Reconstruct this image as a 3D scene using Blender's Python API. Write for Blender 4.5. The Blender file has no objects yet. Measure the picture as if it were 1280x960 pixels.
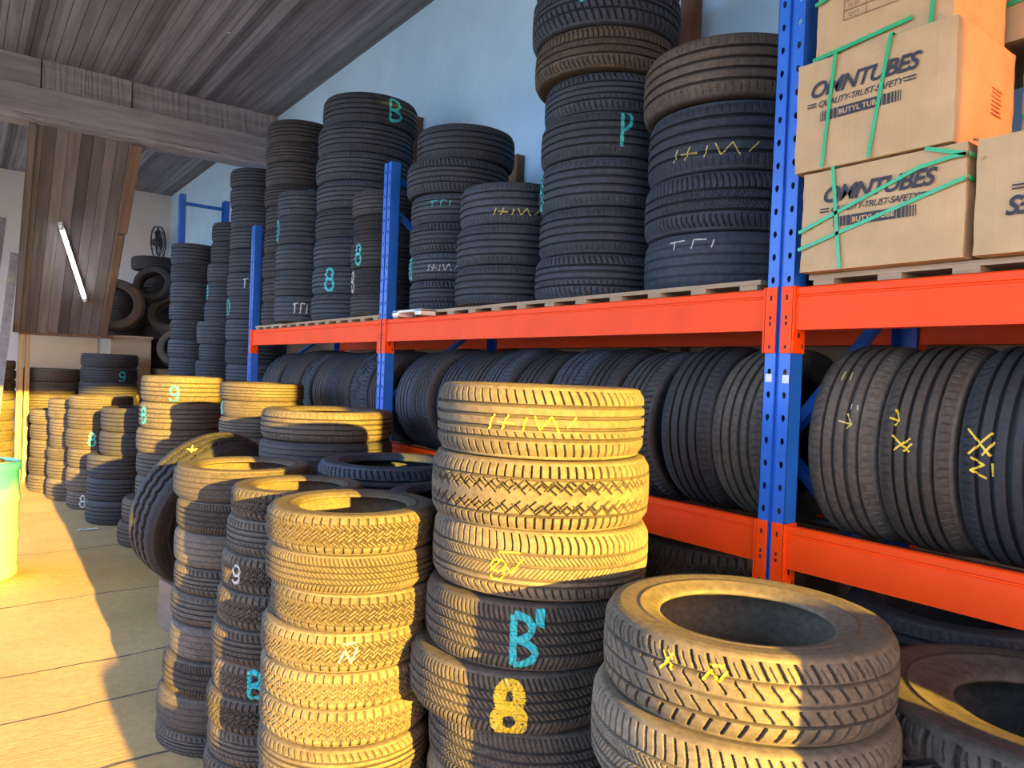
import bpy, math, random
import numpy as np
from mathutils import Vector, Matrix

random.seed(11)
RNG = np.random.default_rng(7)
PI = math.pi
sc = bpy.context.scene
COL = sc.collection

# ------------------------------------------------------------------ materials
def new_mat(name):
    m = bpy.data.materials.new(name); m.use_nodes = True
    nt = m.node_tree; nt.nodes.clear()
    out = nt.nodes.new('ShaderNodeOutputMaterial')
    b = nt.nodes.new('ShaderNodeBsdfPrincipled')
    nt.links.new(b.outputs[0], out.inputs[0])
    return m, nt, b

def node(nt, typ, **kw):
    n = nt.nodes.new(typ)
    for k, v in kw.items():
        if k.startswith('i_'):
            key = k[2:]
            key = int(key) if key.isdigit() else key
            n.inputs[key].default_value = v
        else:
            setattr(n, k, v)
    return n

def ramp(nt, src, stops):
    r = nt.nodes.new('ShaderNodeValToRGB')
    el = r.color_ramp.elements
    while len(el) < len(stops): el.new(0.5)
    for e, (p, c) in zip(el, stops):
        e.position = p
        e.color = (*c, 1) if len(c) == 3 else c
    nt.links.new(src, r.inputs[0])
    return r.outputs[0]

def mix(nt, fac, a, b, mode='MIX'):
    n = nt.nodes.new('ShaderNodeMix'); n.data_type = 'RGBA'; n.blend_type = mode
    for sock, v in ((n.inputs[0], fac), (n.inputs[6], a), (n.inputs[7], b)):
        if hasattr(v, 'is_output'): nt.links.new(v, sock)
        elif isinstance(v, (int, float)): sock.default_value = v
        else: sock.default_value = (*v, 1) if len(v) == 3 else v
    return n.outputs[2]

def coords(nt, kind='Object', scale=(1, 1, 1)):
    tc = nt.nodes.new('ShaderNodeTexCoord')
    mp = nt.nodes.new('ShaderNodeMapping')
    mp.inputs['Scale'].default_value = scale
    nt.links.new(tc.outputs[kind], mp.inputs[0])
    return mp.outputs[0]

def noise(nt, vec, scale, detail=4, rough=.55):
    n = nt.nodes.new('ShaderNodeTexNoise')
    n.inputs['Scale'].default_value = scale
    n.inputs['Detail'].default_value = detail
    n.inputs['Roughness'].default_value = rough
    nt.links.new(vec, n.inputs['Vector'])
    return n.outputs[0]

def bump(nt, b, h, strength=.3, dist=.005):
    n = nt.nodes.new('ShaderNodeBump')
    n.inputs['Strength'].default_value = strength
    n.inputs['Distance'].default_value = dist
    nt.links.new(h, n.inputs['Height'])
    nt.links.new(n.outputs[0], b.inputs['Normal'])

def rubber(name, dark, dust, lo, hi, rough=.72, gk=1.0):
    """black rubber with patchy dust; the dust share varies from tyre to tyre"""
    m, nt, b = new_mat(name)
    v = coords(nt, 'Object')
    n1 = noise(nt, v, 5.5, 5, .6)
    n2 = noise(nt, v, 60, 3, .6)
    oi = nt.nodes.new('ShaderNodeObjectInfo')
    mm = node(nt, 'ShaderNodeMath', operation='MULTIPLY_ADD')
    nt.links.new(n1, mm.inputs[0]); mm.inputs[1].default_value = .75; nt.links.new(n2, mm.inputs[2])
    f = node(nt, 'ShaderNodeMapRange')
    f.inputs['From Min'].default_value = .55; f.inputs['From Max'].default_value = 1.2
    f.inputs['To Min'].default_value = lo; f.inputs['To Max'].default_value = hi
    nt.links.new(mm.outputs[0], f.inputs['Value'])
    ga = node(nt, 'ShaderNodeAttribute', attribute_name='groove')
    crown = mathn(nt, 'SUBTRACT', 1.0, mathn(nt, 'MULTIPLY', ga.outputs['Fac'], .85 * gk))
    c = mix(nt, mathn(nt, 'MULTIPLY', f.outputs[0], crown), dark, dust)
    c = mix(nt, mathn(nt, 'MULTIPLY', ga.outputs['Fac'], .7 * gk), c, tuple(x * .35 for x in dark))  # grooves keep less dust and are darkened further to deepen their shading
    rr = node(nt, 'ShaderNodeMapRange')
    rr.inputs['To Min'].default_value = .72; rr.inputs['To Max'].default_value = 1.22
    nt.links.new(oi.outputs['Random'], rr.inputs['Value'])
    hv = nt.nodes.new('ShaderNodeHueSaturation')
    nt.links.new(rr.outputs[0], hv.inputs['Value']); nt.links.new(c, hv.inputs['Color'])
    nt.links.new(hv.outputs[0], b.inputs['Base Color'])
    b.inputs['Roughness'].default_value = rough
    b.inputs['Specular IOR Level'].default_value = .35
    bump(nt, b, n2, .25, .002)
    return m

def plain(name, col, rough=.5, metal=0, var=.12, scale=8, spec=.5, bmp=0.0):
    m, nt, b = new_mat(name)
    v = coords(nt, 'Object')
    n1 = noise(nt, v, scale, 5, .6)
    lo = tuple(max(0, c * (1 - var)) for c in col); hi = tuple(min(1, c * (1 + var)) for c in col)
    nt.links.new(ramp(nt, n1, [(.3, lo), (.7, hi)]), b.inputs['Base Color'])
    b.inputs['Roughness'].default_value = rough; b.inputs['Metallic'].default_value = metal
    b.inputs['Specular IOR Level'].default_value = spec
    if bmp: bump(nt, b, n1, bmp, .004)
    return m

def wood(name, c1, c2, axis=2, scale=1.0, rough=.8, board=None, flecks=False):
    """grain along AXIS; BOARD = width of the boards, laid side by side along the object's x axis"""
    m, nt, b = new_mat(name)
    s = [22 * scale] * 3; s[axis] = 1.3 * scale
    v = coords(nt, 'Object', tuple(s))
    g = noise(nt, v, 1.0, 6, .65)
    v2 = coords(nt, 'Object')
    big = noise(nt, v2, 1.1, 3, .5)
    c = ramp(nt, g, [(.3, c1), (.7, c2)])
    c = mix(nt, mathn(nt, 'MULTIPLY', big, .55), c, tuple(x * .45 for x in c1))
    if board:
        sx = nt.nodes.new('ShaderNodeSeparateXYZ'); nt.links.new(v2, sx.inputs[0])
        fl = mathn(nt, 'FLOOR', mathn(nt, 'DIVIDE', sx.outputs[0], board), 0)
        wn = nt.nodes.new('ShaderNodeTexWhiteNoise'); wn.noise_dimensions = '1D'
        nt.links.new(fl, wn.inputs['W'])
        val = nt.nodes.new('ShaderNodeMapRange')
        val.inputs['To Min'].default_value = .6; val.inputs['To Max'].default_value = 1.35
        nt.links.new(wn.outputs['Value'], val.inputs['Value'])
        hv = nt.nodes.new('ShaderNodeHueSaturation')
        nt.links.new(val.outputs[0], hv.inputs['Value']); nt.links.new(c, hv.inputs['Color'])
        c = hv.outputs[0]
    if flecks:
        vo = nt.nodes.new('ShaderNodeTexVoronoi'); vo.inputs['Scale'].default_value = 1.3
        nt.links.new(v2, vo.inputs['Vector'])
        lt = mathn(nt, 'LESS_THAN', vo.outputs['Distance'], .035)
        c = mix(nt, lt, c, (.75, .75, .72))
    nt.links.new(c, b.inputs['Base Color'])
    b.inputs['Roughness'].default_value = rough
    b.inputs['Specular IOR Level'].default_value = .25
    bump(nt, b, g, .35, .004)
    return m

def mathn(nt, op, a, b_=0.0):
    n = node(nt, 'ShaderNodeMath', operation=op)
    for s, v in ((n.inputs[0], a), (n.inputs[1], b_)):
        if hasattr(v, 'is_output'): nt.links.new(v, s)
        else: s.default_value = v
    return n.outputs[0]

M = {}
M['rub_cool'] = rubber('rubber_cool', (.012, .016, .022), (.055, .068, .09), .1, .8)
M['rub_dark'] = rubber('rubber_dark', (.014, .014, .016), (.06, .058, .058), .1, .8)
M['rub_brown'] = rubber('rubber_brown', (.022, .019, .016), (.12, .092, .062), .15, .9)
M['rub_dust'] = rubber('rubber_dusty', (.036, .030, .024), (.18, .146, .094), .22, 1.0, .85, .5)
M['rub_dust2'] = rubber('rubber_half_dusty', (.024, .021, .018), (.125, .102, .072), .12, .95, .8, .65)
M['cyan'] = plain('cyan_paint', (.03, .40, .41), .55, 0, .3, 40)
M['yellow'] = plain('yellow_paint', (.75, .50, .02), .5, 0, .15, 40)
M['chalk_y'] = plain('yellow_chalk', (.50, .42, .12), .9, 0, .3, 60)
M['chalk_w'] = plain('white_chalk', (.42, .43, .40), .9, 0, .3, 60)
M['orange'] = plain('orange_steel_paint', (.85, .062, .001), .5, 0, .08, 5, .2)
M['blue'] = plain('blue_steel_paint', (.012, .12, .52), .38, 0, .12, 6)
M['hole'] = plain('dark_slot', (.008, .008, .012), .8, 0, 0)
M['green'] = plain('green_strap', (.015, .36, .13), .35, 0, .1, 20)
M['ink'] = plain('dark_print', (.03, .035, .05), .8, 0, .25, 70)
M['ink2'] = plain('brown_print', (.22, .11, .06), .8, 0, .25, 70)
M['steel'] = plain('grey_steel', (.25, .26, .28), .45, .6, .15, 20)
M['white'] = plain('white_plastic', (.75, .75, .76), .5, 0, .05, 10)
M['black'] = plain('black_metal', (.02, .02, .023), .5, 0, .2, 20)
M['sticker'] = plain('white_sticker', (.6, .62, .6), .6, 0, .15, 60)
M['rust'] = plain('brown_post', (.16, .085, .05), .85, 0, .3, 9, .3, .2)
M['paper'] = plain('paper', (.75, .74, .72), .9, 0, .08, 20)
M['pallet'] = wood('pallet_wood', (.30, .21, .12), (.52, .40, .26), 1)
M['timber'] = wood('old_timber', (.215, .21, .235), (.44, .43, .465), 0, .8)
M['ceil'] = wood('ceiling_boards', (.175, .18, .215), (.31, .32, .375), 1, .8, .8, .115, True)
M['panel'] = wood('stained_boards', (.105, .095, .10), (.24, .215, .215), 1, .7, .7, .12)
M['panel_trim'] = wood('orange_brown_trim', (.15, .10, .07), (.30, .20, .145), 1, .7)
M['plank'] = wood('grey_planks', (.20, .21, .23), (.36, .37, .38), 1, .8)
M['frame'] = wood('pale_frame', (.45, .30, .16), (.72, .55, .34), 2, .8)
M['ply'] = wood('plywood', (.32, .25, .17), (.46, .38, .28), 0, .25)

def cardboard():
    m, nt, b = new_mat('cardboard')
    v = coords(nt, 'Object'); n1 = noise(nt, v, 6, 5, .6)
    c = ramp(nt, n1, [(.25, (.45, .30, .15)), (.75, (.58, .40, .215))])
    v2 = coords(nt, 'Object', (1, 260, 1))
    w = noise(nt, v2, 1, 2, .5)
    c = mix(nt, .12, c, w, 'MULTIPLY')
    nt.links.new(c, b.inputs['Base Color']); b.inputs['Roughness'].default_value = .85
    b.inputs['Specular IOR Level'].default_value = .2
    bump(nt, b, n1, .2, .006)
    return m
M['card'] = cardboard()

def plaster(name, base, stain, dirt, low_band=None):
    m, nt, b = new_mat(name)
    v = coords(nt, 'Object')
    n1 = noise(nt, v, .9, 6, .6); n2 = noise(nt, v, 7, 6, .7)
    c = ramp(nt, n1, [(.3, stain), (.55, base), (.8, tuple(min(1, x * 1.12) for x in base))])
    f = ramp(nt, n2, [(.62, (0, 0, 0)), (.74, (1, 1, 1))])
    c = mix(nt, mathn(nt, 'MULTIPLY', f, .45), c, dirt)
    if low_band:
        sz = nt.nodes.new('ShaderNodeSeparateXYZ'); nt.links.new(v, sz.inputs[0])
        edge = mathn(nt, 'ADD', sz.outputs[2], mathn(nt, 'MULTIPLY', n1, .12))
        c = mix(nt, mathn(nt, 'LESS_THAN', edge, low_band[0] + .06), c, mix(nt, n2, tuple(x * .8 for x in low_band[1]), low_band[1]))  # wall colour mixed to a brown tone below a set height
    nt.links.new(c, b.inputs['Base Color']); b.inputs['Roughness'].default_value = .95
    b.inputs['Specular IOR Level'].default_value = .15
    bump(nt, b, n2, .3, .01)
    return m
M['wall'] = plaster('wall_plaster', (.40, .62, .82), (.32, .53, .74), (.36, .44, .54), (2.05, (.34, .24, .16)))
M['wall_back'] = plaster('back_plaster', (.55, .56, .56), (.47, .47, .47), (.38, .37, .36))
M['cream'] = plaster('cream_board', (.62, .53, .37), (.55, .46, .30), (.5, .4, .26))

def concrete():
    m, nt, b = new_mat('floor_slabs')
    v = coords(nt, 'Object')
    n1 = noise(nt, v, 1.2, 6, .6); n2 = noise(nt, v, 22, 6, .7)
    c = ramp(nt, n1, [(.25, (.47, .315, .125)), (.75, (.65, .465, .215))])
    c = mix(nt, .35, c, ramp(nt, n2, [(.35, (.45, .42, .4)), (.7, (1, 1, 1))]), 'MULTIPLY')
    nt.links.new(c, b.inputs['Base Color']); b.inputs['Roughness'].default_value = .75
    b.inputs['Specular IOR Level'].default_value = .3
    v3 = coords(nt, 'Object', (3, 60, 60))
    n3 = noise(nt, v3, 1, 4, .6)
    h = mathn(nt, 'ADD', mathn(nt, 'MULTIPLY', n2, .6), mathn(nt, 'MULTIPLY', n3, .6))
    bump(nt, b, h, .5, .008)
    return m
M['floor'] = concrete()
M['joint'] = plain('slab_joint_dirt', (.10, .085, .07), .95, 0, .3, 15)

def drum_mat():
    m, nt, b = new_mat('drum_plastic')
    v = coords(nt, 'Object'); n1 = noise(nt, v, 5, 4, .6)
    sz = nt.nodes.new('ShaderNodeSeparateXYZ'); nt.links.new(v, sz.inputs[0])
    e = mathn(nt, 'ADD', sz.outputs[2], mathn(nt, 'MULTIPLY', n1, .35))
    c = ramp(nt, e, [(.72, (.30, .42, .36)), (.92, (.05, .32, .46))])  # paler lower part: sun glare painted into the drum colour
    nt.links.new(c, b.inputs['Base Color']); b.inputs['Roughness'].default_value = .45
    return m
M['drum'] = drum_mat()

def glow(name, col, s):
    m = bpy.data.materials.new(name); m.use_nodes = True
    nt = m.node_tree; nt.nodes.clear()
    out = nt.nodes.new('ShaderNodeOutputMaterial'); e = nt.nodes.new('ShaderNodeEmission')
    e.inputs[0].default_value = (*col, 1); e.inputs[1].default_value = s
    nt.links.new(e.outputs[0], out.inputs[0]); return m
M['tube'] = glow('lit_tube', (.82, .88, 1.0), 14)

# ------------------------------------------------------------------ mesh helpers
class MB:
    """collects simple shapes into one mesh"""
    def __init__(self): self.v = []; self.f = []; self.mi = []; self.mats = []
    def _m(self, mat):
        if mat is None: return 0
        if mat not in self.mats: self.mats.append(mat)
        return self.mats.index(mat)
    def add(self, vs, fs, mat=None, T=None):
        b = len(self.v); k = self._m(mat)
        for p in vs:
            p = Vector(p)
            self.v.append(tuple(T @ p) if T is not None else tuple(p))
        for f in fs: self.f.append(tuple(b + i for i in f)); self.mi.append(k)
    def box(self, lo, hi, mat=None, T=None, bev=0.0):
        x0, y0, z0 = lo; x1, y1, z1 = hi
        if bev <= 0:
            vs = [(x, y, z) for z in (z0, z1) for y in (y0, y1) for x in (x0, x1)]
            fs = [(0, 2, 3, 1), (4, 5, 7, 6), (0, 1, 5, 4), (2, 6, 7, 3), (0, 4, 6, 2), (1, 3, 7, 5)]
            self.add(vs, fs, mat, T); return
        import bmesh
        bm = bmesh.new(); bmesh.ops.create_cube(bm, size=1)
        for v in bm.verts:
            v.co = Vector(((x0 + x1) / 2 + v.co.x * (x1 - x0), (y0 + y1) / 2 + v.co.y * (y1 - y0), (z0 + z1) / 2 + v.co.z * (z1 - z0)))
        bmesh.ops.bevel(bm, geom=bm.edges[:], offset=bev, segments=2, affect='EDGES', profile=.5)
        self.add([v.co for v in bm.verts], [[v.index for v in f.verts] for f in bm.faces], mat, T); bm.free()
    def beam(self, a, b, w, h, mat=None, up=(0, 0, 1)):
        a = Vector(a); b = Vector(b); d = b - a; L = d.length; d.normalize()
        s = d.cross(Vector(up)).normalized(); u = s.cross(d)
        T = Matrix((( *s, 0), (*d, 0), (*u, 0), (0, 0, 0, 1))).transposed()
        T.translation = a
        self.box((-w / 2, 0, -h / 2), (w / 2, L, h / 2), mat, T)
    def tube(self, pts, r, mat=None, n=10, closed=False):
        pts = [Vector(p) for p in pts]; k = len(pts); vs = []; fs = []
        for i, p in enumerate(pts):
            d = (pts[(i + 1) % k] - pts[i - 1]) if closed else (pts[min(i + 1, k - 1)] - pts[max(i - 1, 0)])
            d.normalize()
            s = d.orthogonal().normalized() if abs(d.z) > .9 else d.cross(Vector((0, 0, 1))).normalized()
            u = s.cross(d)
            for j in range(n):
                a = 2 * PI * j / n
                vs.append(p + s * (math.cos(a) * r) + u * (math.sin(a) * r))
        for i in range(k if closed else k - 1):
            for j in range(n):
                a0 = i * n + j; a1 = i * n + (j + 1) % n; i2 = (i + 1) % k
                fs.append((a0, a1, i2 * n + (j + 1) % n, i2 * n + j))
        if not closed: fs += [tuple(range(n))[::-1], tuple((k - 1) * n + j for j in range(n))]
        self.add(vs, fs, mat)
    def lathe(self, prof, n=32, mat=None, T=None, cap=True):
        vs = []; fs = []
        for r, z in prof:
            for j in range(n):
                a = 2 * PI * j / n; vs.append((r * math.cos(a), r * math.sin(a), z))
        for i in range(len(prof) - 1):
            for j in range(n):
                k = (j + 1) % n
                fs.append((i * n + j, i * n + k, (i + 1) * n + k, (i + 1) * n + j))
        if cap: fs += [tuple(range(n))[::-1], tuple((len(prof) - 1) * n + j for j in range(n))]
        self.add(vs, fs, mat, T)
    def mesh(self, name, smooth=False):
        me = bpy.data.meshes.new(name); me.from_pydata(self.v, [], self.f)
        for m in self.mats: me.materials.append(m)
        me.polygons.foreach_set('material_index', self.mi)
        if smooth: me.polygons.foreach_set('use_smooth', [True] * len(self.f))
        me.update(); return me
    def build(self, name, mat=None, parent=None, smooth=False, loc=None):
        if mat is not None and not self.mats: self.mats = [mat]
        o = bpy.data.objects.new(name, self.mesh(name, smooth)); COL.objects.link(o)
        if parent is not None: o.parent = parent
        if loc is not None: o.location = loc
        return o

def tag(o, label=None, cat=None, group=None, kind=None):
    if label: o['label'] = label
    if cat: o['category'] = cat
    if group: o['group'] = group
    if kind: o['kind'] = kind
    return o

def empty(name, loc, rot=(0, 0, 0)):
    o = bpy.data.objects.new(name, None); COL.objects.link(o)
    o.location = loc; o.rotation_euler = rot; o.empty_display_size = .1
    return o

def structure(name, mb, mat, smooth=False):
    return tag(mb.build(name, mat, None, smooth), kind='structure')

# ------------------------------------------------------------------ tyres
R0, W0, TW = .32, .20, .168          # master radius, section width, tread width
BEAD = .635
def prof_r(z):
    """outer radius of the tread crown at axial position z (before grooves)"""
    t = np.abs(z) / (TW / 2)
    return R0 * (1 - .014 * t ** 2 - .035 * np.clip(t - .8, 0, None) ** 1.5 * 6)

def pulse(x, w, e):
    return 1 - np.clip((np.abs(x) - (w / 2 - e / 2)) / e, 0, 1)

def pattern(kind, U, S, L, e):
    """groove depth 0..1; U arc length, S axial position, L circumference"""
    t = S / (TW / 2); a = np.abs(t); es = .0022
    def lat(pitch, w, skew=0.0, off=0.0):
        n = max(1, round(L / pitch)); p = L / n
        x = np.mod(U + skew + off * p, p) - p / 2
        return pulse(x, w, e)
    def circ(c, w, amp=0.0, per=.05):
        n = max(1, round(L / per)); p = L / n
        x = S - c * TW / 2
        if amp: x = x - amp * TW / 2 * (np.abs(np.mod(U, p) / p - .5) * 4 - 1)
        return pulse(x, w, es)
    def band(lo, hi): return ((t >= lo) & (t <= hi)) * 1.0
    z = np.zeros_like(U)
    mx = lambda *q: np.maximum.reduce(q)
    if kind == 'rib':
        return mx(circ(-.6, .008), circ(-.2, .009), circ(.2, .009), circ(.6, .008), .45 * lat(.026, .0035, S * .2) * ((a > .72) & (a < 1.05)))
    if kind == 'tour':
        return mx(circ(-.52, .007), circ(-.17, .009), circ(.2, .009), circ(.55, .007),
                  .9 * lat(.026, .0048, S * .35) * band(.63, 1.1), .8 * lat(.026, .0045, S * .2) * band(-1.1, -.66),
                  .6 * lat(.026, .004, S * .5, .4) * band(-.5, -.3))
    if kind == 'zig':
        return mx(circ(.62, .005), circ(-.62, .005), circ(.36, .006, .1, .034), circ(-.36, .006, .1, .034),
                  lat(.024, .0052) * band(.6, 1.15), lat(.024, .0052, 0, .5) * band(-1.15, -.6),
                  .95 * lat(.040, .0055, S * 1.1) * band(.1, .62), .95 * lat(.040, .0055, -S * 1.1, .3) * band(-.62, -.1),
                  .7 * lat(.040, .0045, S * -.9, .5) * band(.25, .6), .7 * lat(.040, .0045, S * .9, .6) * band(-.6, -.25))
    if kind == 'season':
        return mx(circ(.42, .007), circ(.02, .008), circ(-.42, .007),
                  .9 * lat(.022, .0042, .05 * (t - .6) ** 2) * band(.46, 1.15), .85 * lat(.022, .0042, -.06 * (t + .6) ** 2) * band(-1.15, -.62),
                  .55 * lat(.013, .003, S * .8) * band(.06, .4), .55 * lat(.013, .003, -S * .8) * band(-.38, -.03),
                  circ(-.66, .004))
    if kind == 'lat':
        return mx(circ(-.55, .008), circ(-.18, .008), circ(.2, .008), circ(.57, .008),
                  .7 * lat(.0155, .0042, S * .3) * band(.6, 1.12), .7 * lat(.0155, .0042, -S * .3) * band(-1.12, -.58),
                  .6 * lat(.0155, .0038, S * .7, .2) * band(-.5, .52))
    if kind == 'lt':
        return mx(circ(.3, .007, .13, .033), circ(-.3, .007, .13, .033), circ(0, .005, .1, .033),
                  lat(.033, .0078, 0, .1) * band(.62, 1.15), lat(.033, .0078, 0, .6) * band(-1.15, -.62),
                  .9 * lat(.0165, .0042, S * .9) * band(.3, .64), .9 * lat(.0165, .0042, S * .9) * band(-.64, -.3),
                  .8 * lat(.0165, .004, -S * .9) * band(-.28, .28), .8 * circ(.66, .003), .8 * circ(-.66, .003))
    if kind == 'chev':
        hook = .010 * np.sin(np.clip((t + .3) / .45, -1, 1) * PI)
        hook2 = .010 * np.sin(np.clip((t - .3) / .45, -1, 1) * PI)
        return mx(circ(.52, .006), circ(0, .004), circ(-.55, .006),
                  lat(.034, .0065, S * .45) * band(.6, 1.05), lat(.034, .0065, -S * .45) * band(-1.05, -.62),
                  .85 * lat(.034, .005, hook2, .2) * band(.1, .5), .85 * lat(.034, .005, hook, .6) * band(-.5, -.1),
                  .5 * lat(.017, .003, S * .5, .4) * band(.6, .95))
    if kind == 'at':
        return mx(circ(.36, .010, .2, .115), circ(-.36, .010, .2, .115), circ(0, .006, .16, .0575),
                  lat(.0575, .012, S * .12) * band(.48, 1.2), lat(.0575, .012, -S * .12, .5) * band(-1.2, -.48),
                  lat(.0575, .009, S * .9, .2) * band(.03, .45), lat(.0575, .009, S * .9, .7) * band(-.45, -.03),
                  .5 * lat(.0192, .0035, S * .3, .5) * band(.66, 1.0), .5 * lat(.0192, .0035, S * .3, .5) * band(-1.0, -.66))
    if kind == 'worn':
        return mx(.6 * circ(-.62, .007), .7 * circ(-.2, .007), .7 * circ(.22, .007), .6 * circ(.63, .007))
    if kind == 'truck':
        return mx(circ(-.5, .012, .05, .05), circ(0, .012, .05, .05), circ(.5, .012, .05, .05))
    if kind == 'dir':
        return mx(circ(.12, .008), circ(-.12, .008), circ(.55, .006), circ(-.55, .006),
                  .9 * lat(.030, .006, -a * .035) * ((a > .18) & (a < 1.1)))
    return z

def s_grid(kind, base):
    g = list(np.linspace(-1.06, 1.06, base))
    cs = {'rib': (-.6, -.2, .2, .6), 'tour': (-.52, -.17, .2, .55), 'worn': (-.62, -.2, .22, .63), 'lat': (-.55, -.18, .2, .57),
          'season': (.42, .02, -.42), 'truck': (), 'dir': (.12, -.12, .55, -.55)}.get(kind, ())
    for c in cs:
        for d in (-.065, -.04, 0, .04, .065): g.append(c + d)
    g = sorted(g); out = [g[0]]
    for x in g[1:]:
        if x - out[-1] > .012: out.append(x)
    return np.array(out)

def grid_to_mesh(name, P, mats, smooth):
    nt_, ns, _ = P.shape
    me = bpy.data.meshes.new(name)
    idx = np.arange(nt_ * ns).reshape(nt_, ns)
    nx = np.roll(idx, -1, axis=0)
    F = np.stack([idx[:, :-1], nx[:, :-1], nx[:, 1:], idx[:, 1:]], -1).reshape(-1, 4)
    me.vertices.add(nt_ * ns); me.vertices.foreach_set('co', P.reshape(-1).astype(np.float32))
    me.loops.add(F.size); me.loops.foreach_set('vertex_index', F.reshape(-1).astype(np.int32))
    me.polygons.add(len(F))
    me.polygons.foreach_set('loop_start', np.arange(0, F.size, 4, dtype=np.int32))
    me.polygons.foreach_set('use_smooth', np.full(len(F), smooth))
    me.update(calc_edges=True); me.validate()
    for m in mats: me.materials.append(m)
    return me

_tm = {}
def tread_mesh(kind, mat, hi):
    key = (kind, mat, hi)
    if key in _tm: return _tm[key]
    NT = {2: 1080, 1: 540, 0: 200}[hi]
    s = s_grid(kind, {2: 56, 1: 30, 0: 14}[hi]) * TW / 2
    th = np.arange(NT) * 2 * PI / NT
    T, S = np.meshgrid(th, s, indexing='ij')
    L = 2 * PI * R0
    d = pattern(kind, T * R0, S, L, max(.0022, L / NT * 1.05))
    depth = {'worn': .004, 'at': .012, 'truck': .012, 'lt': .008}.get(kind, .009)
    r = prof_r(S) - depth * d
    P = np.stack([r * np.cos(T), r * np.sin(T), S], -1)
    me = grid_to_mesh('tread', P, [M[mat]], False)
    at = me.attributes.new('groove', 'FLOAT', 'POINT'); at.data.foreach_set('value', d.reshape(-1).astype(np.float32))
    _tm[key] = me; return me

_sm = {}
def sidewall_mesh(mat, hi, up, BEAD=BEAD):
    key = (mat, hi, up, BEAD)
    if key in _sm: return _sm[key]
    NT = {2: 160, 1: 128, 0: 80}[hi]
    q = W0 / 2
    re = float(prof_r(np.array(1.06 * TW / 2)))
    prof = [(re, 1.06 * TW / 2), (R0 * .952, q * .945), (R0 * .925, q * .985), (R0 * .895, q * .992), (R0 * .888, q * 1.0), (R0 * .878, q * .995),
            (R0 * .84, q * 1.0), (R0 * .79, q * .985), (R0 * .755, q * .965), (R0 * .748, q * .985), (R0 * .735, q * .95), (R0 * (BEAD + .5 * (.735 - BEAD)), q * .90),
            (R0 * (BEAD + .03), q * .84), (R0 * (BEAD + .006), q * .80), (R0 * BEAD, q * .74), (R0 * (BEAD + .012), q * .68), (R0 * (BEAD + .05), q * .72), (R0 * .76, q * .85), (R0 * .86, q * .84),
            (R0 * .915, q * .70), (R0 * .945, q * .4), (R0 * .95, 0)]
    pr = np.array(prof); sg = 1 if up else -1
    th = np.arange(NT) * 2 * PI / NT
    if not up: pr = pr[::-1]
    P = np.stack([np.cos(th)[:, None] * pr[None, :, 0], np.sin(th)[:, None] * pr[None, :, 0], np.repeat(sg * pr[None, :, 1], NT, 0)], -1)
    me = grid_to_mesh('sidewall', P, [M[mat]], True)
    _sm[key] = me; return me

def tyre(x, y, z, D, W, kind='rib', mat='rub_cool', hi=0, rot=None, label='', group=None, rz=None, bead=BEAD):
    """z = centre height. ROT = Euler of the axle (default: lying flat)"""
    e = empty('tyre', (x, y, z))
    rz = random.uniform(0, 2 * PI) if rz is None else rz
    base = Matrix.Identity(3) if rot is None else rot
    e.rotation_euler = (base @ Matrix.Rotation(rz, 3, 'Z')).to_euler()
    k = D / (2 * R0)
    e.scale = (k, k, W / W0)
    for nm, me in (('tread', tread_mesh(kind, mat, hi)), ('sidewall', sidewall_mesh(mat, hi, True, bead)), ('sidewall', sidewall_mesh(mat, hi, False, bead))):
        o = bpy.data.objects.new(nm, me); COL.objects.link(o); o.parent = e
    tag(e, label, 'tyre', group)
    e['_rz'] = rz; e['_kind'] = kind
    return e

# marks painted on the tread: strokes in a unit box, wrapped round the tyre
def arc(cx, cy, rx, ry, a0=0, a1=360, n=18):
    return [(cx + rx * math.cos(math.radians(a0 + (a1 - a0) * i / n)), cy + ry * math.sin(math.radians(a0 + (a1 - a0) * i / n))) for i in range(n + 1)]
GLY = {
    '8': [arc(.5, .73, .26, .24), arc(.5, .26, .33, .26)],
    'g': [arc(.48, .68, .3, .26), [(.78, .7), (.76, .3), (.6, .06), (.3, .05), (.15, .2)]],
    'B': [[(.2, 0), (.2, 1)], arc(.2, .75, .5, .25, 90, -90), arc(.2, .25, .6, .25, 90, -90)],
    'E': [[(.8, .95), (.2, .95), (.2, .05), (.8, .05)], [(.2, .5), (.7, .5)], [(.7, .5), (.8, .95)]],
    'D': [[(.2, 0), (.2, 1)], arc(.2, .5, .6, .5, 90, -90)],
    'P': [[(.2, 0), (.2, 1)], arc(.2, .72, .5, .28, 90, -90)],
    'W': [[(0, .1), (.06, .9)], [(.15, .1), (.22, .9)], [(.1, .5), (.3, .45)], [(.38, .1), (.42, .8)], [(.5, .9), (.56, .15), (.68, .9), (.76, .1)], [(.85, .3), (.95, .9)]],
    'L': [[(0, .8), (.35, .9)], [(.1, .2), (.12, .9)], [(.5, .2), (.55, .9), (.8, .85)], [(.9, .2), (.95, .8)]],
    'A': [[(0, .3), (.7, .6), (1, .35)], [(.7, .6), (.55, .0)]],
    'X': [[(0, 0), (.9, .9)], [(.1, .9), (.9, .1)], [(.4, 1), (.9, .6)]],
    'N': [[(0, .2), (.3, .7), (.6, .2), (.9, .8)], [(.2, .95), (.8, 1)]],
    '=': [[(0, .35), (1, .35)], [(.1, .65), (.95, .7)]],
    'blob': [arc(.5, .75, .2, .2), arc(.45, .28, .33, .26), arc(.45, .28, .2, .14), [(.2, .5), (.8, .6)], [(.3, .2), (.7, .4)], [(.45, .1), (.5, .9)], [(.25, .35), (.7, .2)], [(.62, .1), (.62, .9)], [(.35, .1), (.38, .85)]],
}
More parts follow.
